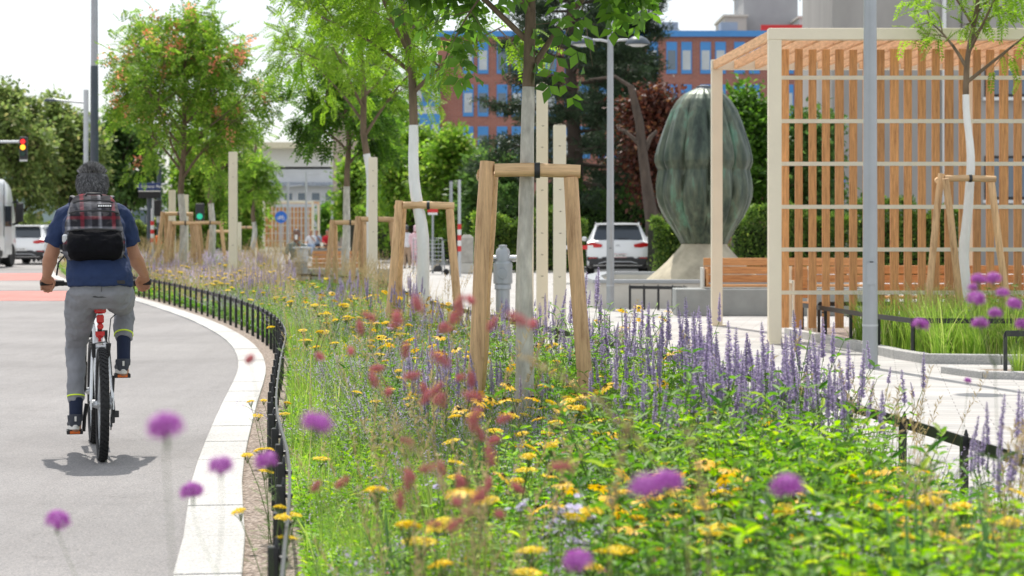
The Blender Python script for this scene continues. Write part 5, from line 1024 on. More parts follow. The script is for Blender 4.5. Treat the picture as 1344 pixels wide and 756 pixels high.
tree('round crowned tree with orange seed pods beside the cycle path',px(234,50),50.6,6.2,pz(255,50.6),(4.75,2.2,2.3),2700,0,.36,'mid','tree',.095,(.05,0),20,8,.09,PIN,15,'bark','whitebark',pods=105,lo=2.5,wob=.04,hang=.35,tw=3)
tree('slim tree with white trunk just right of the orange podded tree',px(275,59),59,5.4,pz(268,59),(4.1,1.15,1.3),1100,0,.36,'mid','tree',.10,(.1,0),10,6,.10,PIN,16,'bark','whitebark',lo=2.6,wob=.04,tw=2)
tree('small sapling with a pure white trunk in front of the slatted pergola',px(1268,23.3),23.3,4.6,pz(130,23.3),(4.05,.95,.85),420,0,.22,'fresh','tree',.062,(.12,0),8,4,.05,PIN7,17,'bark','white2',lo=3.0,wob=.03,hang=.25,tw=2)
tree('thin young tree behind the lone cream post in the verge',px(331,80),80,5.5,pz(292,80),(2.9,.9,.9),500,0,.42,'mid','tree',.10,(.1,0),10,6,.12,PIN,18,'bark','whitebark',lo=2.6,tw=2)
# background trees: leaf clumps on real limbs
def bigtree(label,u,d,vtop,vlow,ru,nl,lm,ls=.22,seed=1,r0=.22,limbs=16,**k):
    zt=pz(vtop,d); zl=max(.6,pz(vlow,d)); cz=(zt+zl)/2; rz=(zt-zl)/2; rx=ru*d/F
    return tree(label,px(u,d),d,zt*.92,None,(cz,rx,rz),nl,0,ls,lm,k.pop('name','tree'),r0,(0,0),limbs,8,k.pop('scatter',.30),None,seed,'barkdark',lo=zl,tw=3,lwid=.62,hang=.25,wob=.10,**k)
G1='trees closing the street behind the plaza'
bigtree('olive green street tree at the far left behind the traffic light',20,100,118,300,62,9000,'olive',.30,21)
bigtree('broad olive tree behind the arm street lamp at left',82,104,128,305,58,9000,'olive',.30,22)
bigtree('dark tree between the tall mast and the street name sign',160,108,150,300,52,7500,'dark',.32,23)
bigtree('dull green tree behind the walking route left of the cyclist mast',125,118,175,305,50,6000,'olive',.34,24)
bigtree('light green tree behind the stake frames right of the street sign',262,112,205,322,50,7000,'mid',.32,25)
bigtree('bright green tree left of the distant pergola',306,118,212,322,36,6000,'mid',.32,26)
bigtree('low green tree above the distant pergola',334,160,238,318,20,2600,'mid',.38,27)
bigtree('dark small tree right of the distant pergola',433,150,272,325,14,1500,'deep',.34,28)
bigtree('green tree behind the third tree with its crown over the beige block',474,105,205,325,34,5000,'mid',.30,29)
bigtree('bushy bright green tree behind the walking women',540,84,165,338,52,11000,'mid',.25,30)
bigtree('leafy green tree with red tinged leaves beyond the second tree',596,80,182,335,46,10000,'mid',.25,31)
bigtree('tall pale green tree in front of the brick facade',512,96,120,300,40,5000,'mid',.28,32)
bigtree('dense green tree behind the right side of the statue',982,70,108,335,38,9000,'deep',.22,33)
bigtree('dark green tree seen through the first pergola slats',1062,68,140,330,36,8500,'dark',.24,34)
bigtree('copper leaved tree behind the left shoulder of the statue',862,66,104,300,40,7500,'red',.20,35)
bigtree('dark leafy tree hidden behind the bronze bud statue',920,74,150,330,45,7000,'dark',.25,36)
bigtree('dark undergrowth tree left of the concrete pillar',650,76,205,345,44,8500,'dark',.24,37)
# black pine
def pine(label,u,d,top,seed,W=4.2):
    rg=np.random.default_rng(seed); e=empty('pine_tree',(px(u,d),d,0),0,label,'tree'); zt=pz(top,d)
    MB().tube([(0,0,-.05),(.1,0,zt*.3),(-.1,.1,zt*.6),(.0,0,zt)],[.32,.27,.2,.08],12,lump=.06).build('trunk',M['barkdark'],e,70)
    br_=MB(); P=[];D=[]
    for i in range(46):
        t=(i+.5)/46; z0=lerp(1.9,zt*.98,t); az=i*2.399; L=W*(1-.55*t)*rg.uniform(.6,1.1); dr=np.array([math.cos(az),math.sin(az),0]); a=np.array([0,0,z0]); end=a+dr*L+np.array([0,0,L*rg.uniform(-.08,.28)])
        Q=bez(a,(a+end)/2+np.array([0,0,-.08*L]),end,7); br_.tube([tuple(p) for p in Q],[lerp(.075,.02,k/6) for k in range(7)],6)
        for k in range(16):
            v=rg.uniform(.35,1); ii=min(5,int(v*6)); b=Q[ii]; d2=unit(dr+rg.normal(size=3)*np.array([.8,.8,.35])); l2=rg.uniform(.35,.9); c=b+d2*l2; br_.tube([tuple(b),tuple(c)],[.018,.008],3,cap=False)
            m=70; cc=b+(c-b)*rg.uniform(.5,1.05,(m,1))+rg.normal(size=(m,3))*np.array([.16,.16,.09]); P.append(cc); D.append(unit(d2+rg.normal(size=(m,3))*.8+np.array([0,0,.35])))
    br_.build('limbs',M['barkdark'],e,60); P=np.concatenate(P);D=np.concatenate(D)
    NM().leaves(P,D,rg.normal(size=P.shape),rg.uniform(.14,.26,len(P)),.035).build('crown',LM['needle'],e)
pine('huge black pine behind the grey lamp post and the nearest tree',752,72,-95,41,4.3)
pine('second dark pine standing behind the statue path, right of the lamp post',818,78,-40,42,2.3)
# bare leaning trunk
e=empty('bare_tree',(px(858,62),62,0),0,'bare leaning trunk with stubs left of the statue','tree')
z=lambda v:pz(v,62)
MB().tube([(0,0,0),(-.05,0,z(290)),(-.25,0,z(235)),(-.35,0,z(200)),(-.45,0,z(160)),(-.72,0,z(112))],[.24,.20,.17,.15,.13,.10],12,lump=.08).build('trunk',M['barkdark'],e,60)
for P_,R_ in (([(-.35,0,z(205)),(-.1,0,z(180)),(.1,.1,z(172))],[.10,.07,.05]),([(-.4,0,z(190)),(-.9,0,z(172)),(-1.1,0,z(170))],[.08,.05,.03]),([(-.72,0,z(114)),(-1.2,.1,z(100)),(-2.0,.1,z(104))],[.07,.05,.03])): MB().tube(P_,R_,8).build('limb',M['barkdark'],e,60)
# hedges and shrubs
def hedge(label, pts, h, depth, n, lm='hedge', ls=.10, seed=1, name='hedge', bump=.25, cat='hedge'):
    rg=np.random.default_rng(seed); P=resample(np.array(pts,float),.15); e=empty(name,(P[0][0],P[0][1],0),0,label,cat); o=P[0]
    t=rg.uniform(0,len(P)-1.001,n); i=t.astype(int); f=(t-i)[:,None]; base=P[i]*(1-f)+P[i+1]*f-o
    hh=h*(1+bump*(np.sin(t*.35+seed)*.5+np.sin(t*.93+2*seed)*.3+np.sin(t*2.1)*.15))
    a=rg.random(n); side=rg.uniform(-1,1,n); zz=np.where(a<.35,1.0,rg.random(n)**.8)*hh; th=np.sqrt(np.clip(1-(zz/hh)**5*.7,0,1)); off=np.where(a<.35,side,np.sign(side)*(.75+.3*rg.random(n)))*depth/2*th
    Pp=np.stack([base[:,0]+rg.normal(size=n)*.05,base[:,1]+off,zz],1)+rg.normal(size=(n,3))*.05
    d=rg.normal(size=(n,3))*.7+np.stack([0*off,np.sign(off)*.6,.6+0*off],1)
    NM().leaves(Pp,d,rg.normal(size=(n,3))+np.array([0,0,.6]),rg.uniform(.7,1.4,n)*ls,rg.uniform(.4,.7,n)*ls).build('foliage',LM[lm],e)
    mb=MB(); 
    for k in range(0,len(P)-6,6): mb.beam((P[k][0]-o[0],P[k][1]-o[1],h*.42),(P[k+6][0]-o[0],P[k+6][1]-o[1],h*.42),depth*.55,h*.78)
    mb.build('shade_core',mat('painted hedge shade',(.02,.022,.012),1,0,.5,9),e,0); return e  # solid near-black core: shade between the leaves put in as colour
hedge('dark clipped hedge running behind the parked white SUV',[(px(640,64),64),(px(768,64),64.5)],1.75,1.1,15000,seed=3)
hedge('broad hedge between the parked SUV and the statue',[(px(858,58),58),(px(905,58),58.5)],1.65,1.3,9000,seed=4)
hedge('hedge behind the bench to the right of the statue',[(px(962,56),56),(px(1120,56),56)],1.75,1.2,16000,seed=5)
hedge('long hedge behind the pergola in front of the concrete wall',[(px(1122,55),55),(12.5,55)],1.95,1.2,16000,seed=6)
hedge('low bushes behind the concrete pillar under the pines',[(px(622,66),66),(px(668,66),66)],1.5,1.2,6500,'mid',.11,seed=7)
hedge('tall back hedge under the pines behind the SUV',[(px(650,69),69),(px(905,69),70)],2.6,1.4,20000,'dark',.14,seed=8)
hedge('shrubbery beneath the trees behind the walking women',[(px(470,92),92),(px(625,84),84)],2.2,1.5,17000,'mid',.16,seed=9)
hedge('dark shrub row at the end of the street behind the stake frames',[(px(-10,112),112),(px(250,116),116)],1.7,1.5,14000,'olive',.2,seed=10)
hedge('far green shrub row left and right of the distant pergola',[(px(255,125),125),(px(345,125),125)],1.6,1.5,8000,'mid',.2,seed=12)
# ================================================================== the flower bed
PL={}
PL['bright']=leafmat('bright herb leaves',(.13,.32,.02),(.34,.55,.03),.5,c3=(.56,.64,.07))
PL['green']=leafmat('green herb leaves',(.05,.16,.02),(.17,.34,.035),.46,c3=(.30,.40,.07))
PL['greygreen']=leafmat('grey green fine leaves',(.16,.24,.10),(.32,.42,.19),.45)
PL['grass']=leafmat('green grass blades',(.15,.28,.04),(.32,.46,.09),.5,c3=(.52,.50,.22))
PL['tan']=leafmat('straw coloured stalks',(.40,.30,.15),(.60,.48,.27),.3)
PL['stem']=leafmat('green stems',(.08,.15,.03),(.16,.24,.07),.1)
PL['lilac']=leafmat('lilac blue florets',(.36,.29,.46),(.58,.49,.68),.4,c3=(.72,.64,.80))
PL['pale']=leafmat('pale lilac florets',(.42,.36,.58),(.62,.56,.74),.35)
PL['violet']=leafmat('magenta violet florets',(.36,.07,.38),(.58,.20,.58),.35,c3=(.72,.42,.74))
PL['yellow']=leafmat('yarrow yellow florets',(.82,.60,.02),(.95,.78,.05),.2)
PL['gold']=leafmat('golden petals',(.82,.44,.015),(.90,.58,.03),.3)
PL['redf']=leafmat('burnet red florets',(.42,.11,.13),(.62,.31,.31),.4)
PL['cone']=mat('dark brown flower cone',(.045,.022,.015),.9,0,.3,200,.5,300)
PL['iris']=leafmat('blue green sword leaves',(.05,.13,.045),(.12,.24,.08),.35)
FULLN=pinnate(7,.22,.05,.1)
def stemset(rg,n,r,h,lean=.25,hv=.2,segs=3):
    a=rg.uniform(0,2*math.pi,n); q=np.sqrt(rg.random(n))*r; b=np.stack([np.cos(a)*q,np.sin(a)*q,0*a],1); hh=h*rg.uniform(1-hv,1,n); L=rg.normal(size=(n,2))*lean*.5+np.stack([np.cos(a),np.sin(a)],1)*lean*(q/r)[:,None]
    pts=[b+np.stack([L[:,0]*hh*t**1.5,L[:,1]*hh*t**1.5,hh*t],1) for t in np.linspace(0,1,segs+1)]
    return np.array(pts)                           # (segs+1, n, 3)
def along(S,t):
    k=len(S)-1; i=np.minimum((t*k).astype(int),k-1); f=(t*k-i)[:,None]; j=np.arange(S.shape[1]) if len(t)==S.shape[1] else None
    return i,f
def leafy(nm,S,rg,nodes_,L,W,t0=.08,t1=.95,m=0,tm=LEAF4,up=.25,shrink=.5):
    k=len(S)-1; n=S.shape[1]
    for q in range(nodes_):
        t=lerp(t0,t1,q/max(1,nodes_-1)); i=min(k-1,int(t*k)); f=t*k-i; p=S[i]*(1-f)+S[i+1]*f
        az=q*math.pi/2+rg.uniform(0,.6,n)+np.arange(n)
        for s in(0,math.pi):
            a=az+s; d=np.stack([np.cos(a),np.sin(a),up+rg.normal(size=n)*.25],1); l=L*(1-shrink*t)*rg.uniform(.7,1.2,n)
            nm.leaves(p,d,np.array([0,0,1.])+rg.normal(size=(n,3))*.3,l,l*W,tm,m)
def stemsticks(nm,S,ra,rb,m=0):
    k=len(S)-1
    for i in range(k): nm.sticks(S[i],S[i+1],lerp(ra,rb,i/k),lerp(ra,rb,(i+1)/k),m)
# --- head meshes, shared
def spike_mesh(seed,L=.16,r=.018,mm='lilac'):
    rg=np.random.default_rng(seed); nm=NM(); nm.sticks([[0,0,-.02]],[[0,0,L]],.0022,.0012,1); w=int(L/.0085)
    for q in range(w):
        t=q/w; z=t*L; rr=r*(1-.65*t**2)*(.75 if (q%5==4 and t<.6) else 1); n=9; a=rg.uniform(0,6.3,n); d=np.stack([np.cos(a),np.sin(a),rg.uniform(.2,.9,n)],1)
        nm.leaves(np.stack([0*a,0*a,z+rg.uniform(-.002,.002,n)],1),d,rg.normal(size=(n,3))+[0,0,1],rr*rg.uniform(.8,1.25,n),rr*.55,LEAF4,0)
    return nm.mesh('flower_spike',[PL[mm],PL['stem']])
SPK=[spike_mesh(1),spike_mesh(2,.21,.020),spike_mesh(3,.10,.016)]
def rud_mesh(seed,r=.034):
    rg=np.random.default_rng(seed); nm=NM(); n=13; a=np.arange(n)*2*math.pi/n+rg.normal(size=n)*.07; d=np.stack([np.cos(a),np.sin(a),rg.uniform(-.35,.02,n)],1)
    nm.leaves(d*np.array([.006,.006,0]),d,np.tile([0,0,1.],(n,1)),r*rg.uniform(.88,1.05,n),r*.36,PETAL,0)
    c=160; u=unit(rg.normal(size=(c,3))); u[:,2]=np.abs(u[:,2]); nm.leaves(u*[.0075,.0075,.010]*.8,u,rg.normal(size=(c,3)),.004,.003,LEAF4,1)
    return nm.mesh('flower_head',[PL['gold'],PL['cone']])
RUD=[rud_mesh(1),rud_mesh(2,.038),rud_mesh(3,.030)]
def yar_mesh(seed,r=.036):
    rg=np.random.default_rng(seed); nm=NM(); n=420; a=rg.uniform(0,6.3,n); q=np.sqrt(rg.random(n))*r; q*=1+.08*np.sin(a*5+seed)
    p=np.stack([np.cos(a)*q,np.sin(a)*q,.009*(1-(q/r)**2)+rg.uniform(0,.002,n)],1); nm.leaves(p,rg.normal(size=(n,3))*[1,1,.3],rg.normal(size=(n,3))*.3+[0,0,1],.0062,.0058,LEAF6,0)
    m=14; aa=rg.uniform(0,6.3,m); nm.sticks(np.tile([0,0,-.04],(m,1)),np.stack([np.cos(aa)*r*.7,np.sin(aa)*r*.7,0*aa],1),.0012,.001,1); return nm.mesh('flower_head',[PL['yellow'],PL['stem']])
YAR=[yar_mesh(1),yar_mesh(2,.042),yar_mesh(3,.028)]
def ball_mesh(seed,r=.022,flat=.8,mm='violet',n=420):
    rg=np.random.default_rng(seed); nm=NM(); u=unit(rg.normal(size=(n,3))); u[:,2]=np.where(u[:,2]<-.45,-u[:,2],u[:,2]); q=rg.uniform(.55,1.08,(n,1)); p=u*q*r*np.array([1,1,flat])
    nm.leaves(p,unit(np.cross(u,rg.normal(size=(n,3))))+u*.4,u,r*.26,r*.24,LEAF6,0); nm.sticks([[0,0,-r*1.2]],[[0,0,0]],.0018,.004,1); return nm.mesh('flower_head',[PL[mm],PL['stem']])
VER=[ball_mesh(1),ball_mesh(2,.024,.65),ball_mesh(3,.019,.7)]
def burnet_mesh(seed):
    rg=np.random.default_rng(seed); nm=NM(); n=260; z=rg.random(n); a=rg.uniform(0,6.3,n); rr=.0062*np.sin(np.pi*np.clip(z*.9+.08,0,1))**.5; d=np.stack([np.cos(a),np.sin(a),rg.normal(size=n)*.4],1)
    nm.leaves(np.stack([np.cos(a)*rr*.4,np.sin(a)*rr*.4,(z-.5)*.030],1),d,rg.normal(size=(n,3)),rr*.9,.0028,LEAF4,0); return nm.mesh('flower_head',[PL['redf']])
BUR=[burnet_mesh(1),burnet_mesh(2)]
def daisy5(seed):
    rg=np.random.default_rng(seed); nm=NM()
    for k in range(9):
        c=rg.normal(size=3)*.014; n=5; a=np.arange(n)*2*math.pi/n+k; d=np.stack([np.cos(a),np.sin(a),.2+0*a],1); nm.leaves(np.tile(c,(n,1)),d,np.tile([0,0,1.],(n,1)),.011,.008,PETAL,0)
    return nm.mesh('flower_head',[PL['pale']])
PHX=[daisy5(1),daisy5(2)]
# --- plants (each: an Empty with its foliage and one child per flower)
def proto(name,foliage_nm,mats,heads,hname):
    e=empty(name,(0,0,-50)); link('foliage',foliage_nm.mesh('foliage',mats),e)
    for (me,p,tilt,sc) in heads:
        o=link(hname,me,e,p); o.rotation_euler=(tilt[0],tilt[1],random.uniform(0,6.3)); o.scale=(sc,)*3
    return e
def hyssop(seed,h=.82,n=8,lv=1.0):
    rg=np.random.default_rng(seed); S=stemset(rg,n,.12,h*.86,.22,.28); nm=NM(); stemsticks(nm,S,.0035,.002,1); leafy(nm,S,rg,9,.062*lv,.56,.10,.80,0,LEAF6,.12,.55); H=[]
    for i in range(n):
        p=S[-1][i]; H.append((SPK[int(rg.integers(0,3))],tuple(p),(rg.normal()*.08,rg.normal()*.08),rg.uniform(.85,1.2)))
        for s in range(1 if rg.random()<.55 else 0):
            b=S[-2][i]*.5+S[-1][i]*.5; a=rg.uniform(0,6.3); q=b+np.array([math.cos(a)*.05,math.sin(a)*.05,.07]); nm.sticks([b],[q],.0016,.0014,1); H.append((SPK[2],tuple(q),(rg.normal()*.12,rg.normal()*.12),rg.uniform(.6,.9)))
    return proto('hyssop_plant',nm,[PL['bright'] if lv>0 else PL['green'],PL['stem']],H,'flower_spike')
def rudb(seed,h=.56,n=6):
    rg=np.random.default_rng(seed); S=stemset(rg,n,.09,h,.35,.25); nm=NM(); stemsticks(nm,S,.0028,.0018,1); leafy(nm,S,rg,4,.07,.34,.1,.7,0,LEAF6,.4,.5); H=[(RUD[int(rg.integers(0,3))],tuple(S[-1][i]),(rg.normal()*.3,rg.normal()*.3),1.) for i in range(n)]
    return proto('coneflower_plant',nm,[PL['green'],PL['stem']],H,'flower_head')
def yarrow(seed,h=.50,n=5):
    rg=np.random.default_rng(seed); S=stemset(rg,n,.09,h,.35,.3); nm=NM(); stemsticks(nm,S,.0026,.002,1); leafy(nm,S,rg,6,.09,1.0,.05,.7,0,FULLN,.5,.5); H=[(YAR[int(rg.integers(0,3))],tuple(S[-1][i]+[0,0,.012]),(rg.normal()*.15,rg.normal()*.15),rg.uniform(.8,1.15)) for i in range(n)]
    return proto('yarrow_plant',nm,[PL['greygreen'],PL['stem']],H,'flower_head')
def catmint(seed,h=.36,n=46):
    rg=np.random.default_rng(seed); S=stemset(rg,n,.16,h,.75,.35); nm=NM(); stemsticks(nm,S,.0018,.001,1); leafy(nm,S,rg,7,.026,.6,.08,.75,0,LEAF4,.2,.4); fl=NM()
    for q in range(9):
        t=lerp(.62,1.06,q/8); p=S[-2]+(S[-1]-S[-2])*((t-.66)/.34); 
        for k in range(3): fl.leaves(p+rg.normal(size=p.shape)*.004,rg.normal(size=p.shape)+[0,0,.3],rg.normal(size=p.shape),.010,.007,LEAF4,0)
    e=proto('catmint_plant',nm,[PL['greygreen'],PL['stem']],[],'x'); link('blossom',fl.mesh('blossom',[PL['lilac']]),e); return e
def phlox(seed,h=.55,n=5):
    rg=np.random.default_rng(seed); S=stemset(rg,n,.08,h,.2,.2); nm=NM(); stemsticks(nm,S,.003,.002,1); leafy(nm,S,rg,9,.07,.3,.1,.92,0,LEAF6,.3,.4); return proto('phlox_plant',nm,[PL['green'],PL['stem']],[(PHX[i%2],tuple(S[-1][i]),(rg.normal()*.2,rg.normal()*.2),1.1) for i in range(n)],'flower_head')
def tuft(seed,h,n,w,lean,mm,name,r=.07,plumes=0,pm='tan'):
    rg=np.random.default_rng(seed); nm=NM(); a=rg.uniform(0,6.3,n); q=np.sqrt(rg.random(n))*r; nm.blades(np.stack([np.cos(a)*q,np.sin(a)*q,0*a],1),a,h*rg.uniform(.55,1,n),lean*rg.uniform(.2,1,n),w*rg.uniform(.7,1.1,n),0,4)
    e=proto(name,nm,[PL[mm]],[],'x'); 
    if plumes:
        S=stemset(rg,plumes,r*.6,h*1.55,.45,.3,5); pn=NM(); stemsticks(pn,S,.0018,.0008)
        for t in np.linspace(.72,1,12):
            i=min(4,int(t*5)); f=t*5-i; p=S[i]*(1-f)+S[min(5,i+1)]*f
            for k in range(2): pn.leaves(p,rg.normal(size=p.shape)*.5+[0,0,.9],rg.normal(size=p.shape),.030,.0045,LEAF4)
        link('seed_plumes',pn.mesh('seed_plumes',[PL[pm]]),e)
    return e
def herb(seed,h=.6,n=12,L=.085,W=.28,mm='bright',r=.11):
    rg=np.random.default_rng(seed); S=stemset(rg,n,r,h,.38,.35,4); nm=NM(); stemsticks(nm,S,.003,.0018,1); leafy(nm,S,rg,11,L,W,.12,1.0,0,LEAF6,.45,.35); return proto('leafy_herb',nm,[PL[mm],PL['stem']],[],'x')
PR={'her':[herb(101),herb(102,.74,14,.075,.34,'green'),herb(105,.8,9,.09,.2,'greygreen'),herb(103,.50,16,.06,.45),herb(104,.64,10,.10,.22,'green')],'hyssop':[hyssop(31),hyssop(32,.74,9),hyssop(33,.90,12),hyssop(34,.66,8)],'rud':[rudb(41),rudb(42,.50,5),rudb(43,.60,8)],'yar':[yarrow(51),yarrow(52,.44,4),yarrow(53,.56,7)],'cat':[catmint(61),catmint(62,.30,38),catmint(63,.42,52)],
 'phl':[phlox(71),phlox(72,.48,4)],'gra':[tuft(81,.42,150,.006,.8,'grass','grass_tuft'),tuft(82,.34,120,.005,1.0,'grass','grass_tuft'),tuft(83,.5,170,.006,.7,'grass','grass_tuft',.08,7)],'iri':[tuft(91,.62,16,.026,.25,'iris','sword_leaf_plant',.04),tuft(92,.5,12,.022,.35,'iris','sword_leaf_plant',.04)],
 'tan':[tuft(95,.55,110,.005,.9,'grass','feather_grass',.08,30),tuft(96,.60,90,.005,.8,'tan','feather_grass',.08,38)]}
KT={k:[kidtree(o) for o in v] for k,v in PR.items()}
INFO={'her':('upright bright green leafy herb without flowers','plant','leafy herbs'),'hyssop':('hyssop with upright lilac blue flower spikes','flower plant','hyssop plants'),'rud':('coneflower with golden dark centred daisies','flower plant','coneflower plants'),'yar':('yarrow with flat yellow flower plates','flower plant','yarrow plants'),
 'cat':('low mound of hazy lilac catmint','flower plant','catmint mounds'),'phl':('slim phlox with pale lilac flower clusters','flower plant','phlox plants'),'gra':('fine leaved green grass tuft','grass tuft','grass tufts'),'iri':('clump of upright blue green sword leaves','plant','sword leaf clumps'),'tan':('feathery grass with straw coloured seed stalks','grass clump','feathery grasses')}
used=set()
def put(kind,x,y,sc=1.0,where='in the flower bed',rz=None):
    i=random.randrange(len(PR[kind])); o=PR[kind][i]; key=(kind,i)
    c=copy_tree(o,KT[kind][i]); c.location=(x,y,0); s=sc*random.uniform(.85,1.12); c.scale=(s,s,s*random.uniform(.92,1.08)); c.rotation_euler=(0,0,random.uniform(0,6.3) if rz is None else rz)
    L,cat,gr=INFO[kind]; tag(c,L+' '+where,cat,gr+' '+where,'thing'); return c
def okpos(x,y,m=.10):
    if x<xl(y)+m or x>xr(y)-m: return False
    u=672+x*F/y
    if y<6.3 and u<425: return False
    for (tx,ty) in ((px(684,12.4),12.4),(px(552,24),24)): 
        if (x-tx)**2+(y-ty)**2<.03: return False
    return True
def scat(kind,n,y0,y1,f0=0,f1=1,sc=(1,1),where='in the flower bed',m=.12):
    k=0; t=0
    while k<n and t<n*40:
        t+=1; y=math.exp(random.uniform(math.log(y0),math.log(y1))); f=random.uniform(f0,f1); x=lerp(xl(y),xr(y),f)
        if abs(x)>.29*y+.5 or not okpos(x,y,m): continue
        uu=672+x*F/y
        if y>29 and uu>385 and kind in('hyssop','tan'): continue
        if kind in('hyssop','her') and y<14 and (uu>1165 or x>xr(y)-.38): continue
        if kind in('hyssop','her') and ((7.5<y<12.3 and 600<uu<800) or (14<y<24 and 480<uu<640 and random.random()<.7)): continue
        put(kind,x,y,random.uniform(*sc),where); k+=1
W1='in the near part of the bed'; W2='in the middle of the bed'; W3='in the far part of the bed'
scat('hyssop',33,8.2,15.5,.48,.93,(.85,1.05),W2); scat('hyssop',10,8.6,14,.25,.55,(.7,.85),W2); scat('hyssop',30,14.5,30,.35,1,(.8,.95),W3); scat('her',34,5.4,9,.30,.68,(.9,1.2),W1); scat('her',34,8,14,.40,.74,(.85,1.15),W2); scat('her',16,8,18,.1,.5,(.6,.8),W2); scat('her',20,18,34,.1,.9,(.7,.9),W3); scat('hyssop',34,30,50,.1,1,(.8,.95),'on the distant verge')
scat('rud',6,5.4,9.5,.2,.72,(.95,1.05),W1); scat('rud',9,9.5,15,.25,.8,(1,1.1),W2); scat('rud',10,16,30,.2,.9,(1,1.2),W3)
scat('yar',13,5.4,9.5,.10,.75,(1,1.1),W1); scat('yar',9,9.5,17,.03,.7,(.95,1.05),W2); scat('yar',10,17,30,.03,.5,(1,1.1),W3); scat('yar',22,30,48,.0,.55,(1.1,1.3),'on the distant verge')
scat('cat',30,4.6,9.5,.16,.75,(.9,1.1),W1); scat('cat',38,9.5,18,.14,.6,(.9,1.1),W2); scat('cat',26,18,34,.05,.8,(1,1.2),W3)
scat('phl',12,5.2,12,.15,.8,(.9,1.1),W1); scat('phl',10,12,20,.2,.8,(1,1.1),W2)
scat('gra',40,4.8,11,.08,.85,(.95,1.2),W1); scat('gra',36,11,22,.03,.8,(.9,1.1),W2); scat('gra',36,22,46,.02,1,(1,1.25),W3)
for y_ in (6.9,8.9,11.6): put('yar',xl(y_)-.03,y_,.85,'leaning out over the low fence')
for (k_,u,d) in (('rud',765,6.5),('rud',790,6.9),('rud',690,9.6),('rud',700,9.1),('yar',935,6.3),('yar',1000,6.6),('yar',870,6.6),('yar',915,7.2),('rud',960,9.3)): put(k_,px(u,d),d,1.08,'at the centre of the bed')
for (u,d) in ((1318,7.6),(1345,7.0)): put('hyssop',px(u,d),d,.85,W1)
for (u,d) in ((722,7.6),(704,6.4),(470,5.0),(1190,5.2),(1225,5.9),(1100,4.9),(560,5.0),(1320,5.4),(1170,5.6),(1210,5.0),(1290,5.9),(1150,6.4),(640,8.6),(815,8.9),(885,7.9),(1010,5.5),(515,7.0)): put('iri',px(u,d),d,1.25 if u>1000 else 1.0,W1)
for (u,d) in ((438,36),(452,34),(470,33),(488,32),(505,31),(520,30.5),(536,33),(556,34),(425,40),(412,42),(468,39),(596,30),(575,31),(398,43),(500,37)):
    x=px(u,d)
    if x<xr(d): put('tan',x,d,1.05,'before the seated man')
scat('tan',26,44,72,.1,.95,(1.1,1.5),'on the distant verge')
# distant verge: uncountable meadow
def blk(name,label,gen): tag(gen.build(name[0],name[1]) if not isinstance(gen,bpy.types.Object) else gen,label,name[2],None,'stuff')
def positions(n,y0,y1,power=0,fm=(0,1),noright=False):
    y=np.exp(rng.uniform(math.log(y0),math.log(y1),n*2)) if power==0 else rng.uniform(y0,y1,n*2); L=np.interp(y,LEFT[:,1],LEFT[:,0]); Rr=np.interp(y,RIGHT[:,1],RIGHT[:,0]); x=L+(Rr-L)*rng.uniform(fm[0],fm[1],n*2)
    u=672+x*F/y; ok=(np.abs(x)<.29*y+.6)&(x>L+.07)&(x<Rr-np.where(y<14,.52,.08)+.18*np.sin(y*2.1))&(x<Rr-.04)&~((y<6.3)&(u<420))&~((noright)&(y>26)&(u>388)&(u<540)); return x[ok][:n],y[ok][:n],((x-L)/(Rr-L))[ok][:n],(x-L)[ok][:n]
def hgt(x,y,f,dl):
    h=.15+.20*np.clip(dl/1.1,0,1); h=np.where((y>10)&(y<50),h*.72,h); h*=1+.30*np.sin(x*2.3+y*.9)*np.sin(y*1.7-x)+.12*np.sin(x*7+y*5); h+=np.where((y<6.3)&(f>.45),.07,0); h*=1-.35*np.clip((f-.72)/.2,0,1); return h
def cover(nst,y0,y1,L,W,nodes_,mkey,name,label,hs=1.0,tm=LEAF4,power=1,fm=(0,1),shrink=.3,stem=.002):
    x,y,f,dl=positions(nst,y0,y1,power,fm); n=len(x); h=hgt(x,y,f,dl)*hs*rng.uniform(.7,1.15,n); b=np.stack([x,y,0*x],1); ln=rng.normal(size=(n,2))*.18; S=np.array([b+np.stack([ln[:,0]*h*t**1.5*1.2,ln[:,1]*h*t**1.5*1.2,h*t],1) for t in (0,.35,.7,1)]); nm=NM(); stemsticks(nm,S,stem,stem*.6,1)
    leafy(nm,S,rng,nodes_,L,W,.12,1.0,0,tm,.3,shrink); o=nm.build(name,[PL[mkey],PL['stem']]); tag(o,label,'ground cover',None,'stuff'); return o
cover(3000,4.3,9,.058,.46,7,'bright','leafy_ground_cover','bright green leafy growth filling the near bed',1.0,LEAF6)
cover(2300,4.3,15,.060,.34,7,'green','leafy_ground_cover','deeper green pointed leaves mixed into the near bed',1.05,LEAF6)
cover(4400,9,17,.060,.46,6,'bright','leafy_ground_cover','bright green leafy growth filling the middle of the bed',1.0)
cover(2200,8,18,.06,1.0,5,'greygreen','ferny_ground_cover','grey green ferny leaves low in the bed along the fence',.85,pinnate(6,.26,.06,.2),1,(0,.65))
cover(1500,4.4,9,.06,1.0,5,'greygreen','ferny_ground_cover','grey green ferny leaves low in the near bed',.9,pinnate(6,.26,.06,.2),1,(0,.75))
cover(7000,17,34,.08,.5,5,'green','leafy_ground_cover','green leafy growth of the far bed',.95)
cover(6500,34,76,.16,.45,4,'green','leafy_ground_cover','green growth covering the distant verge',1.0,stem=.004)
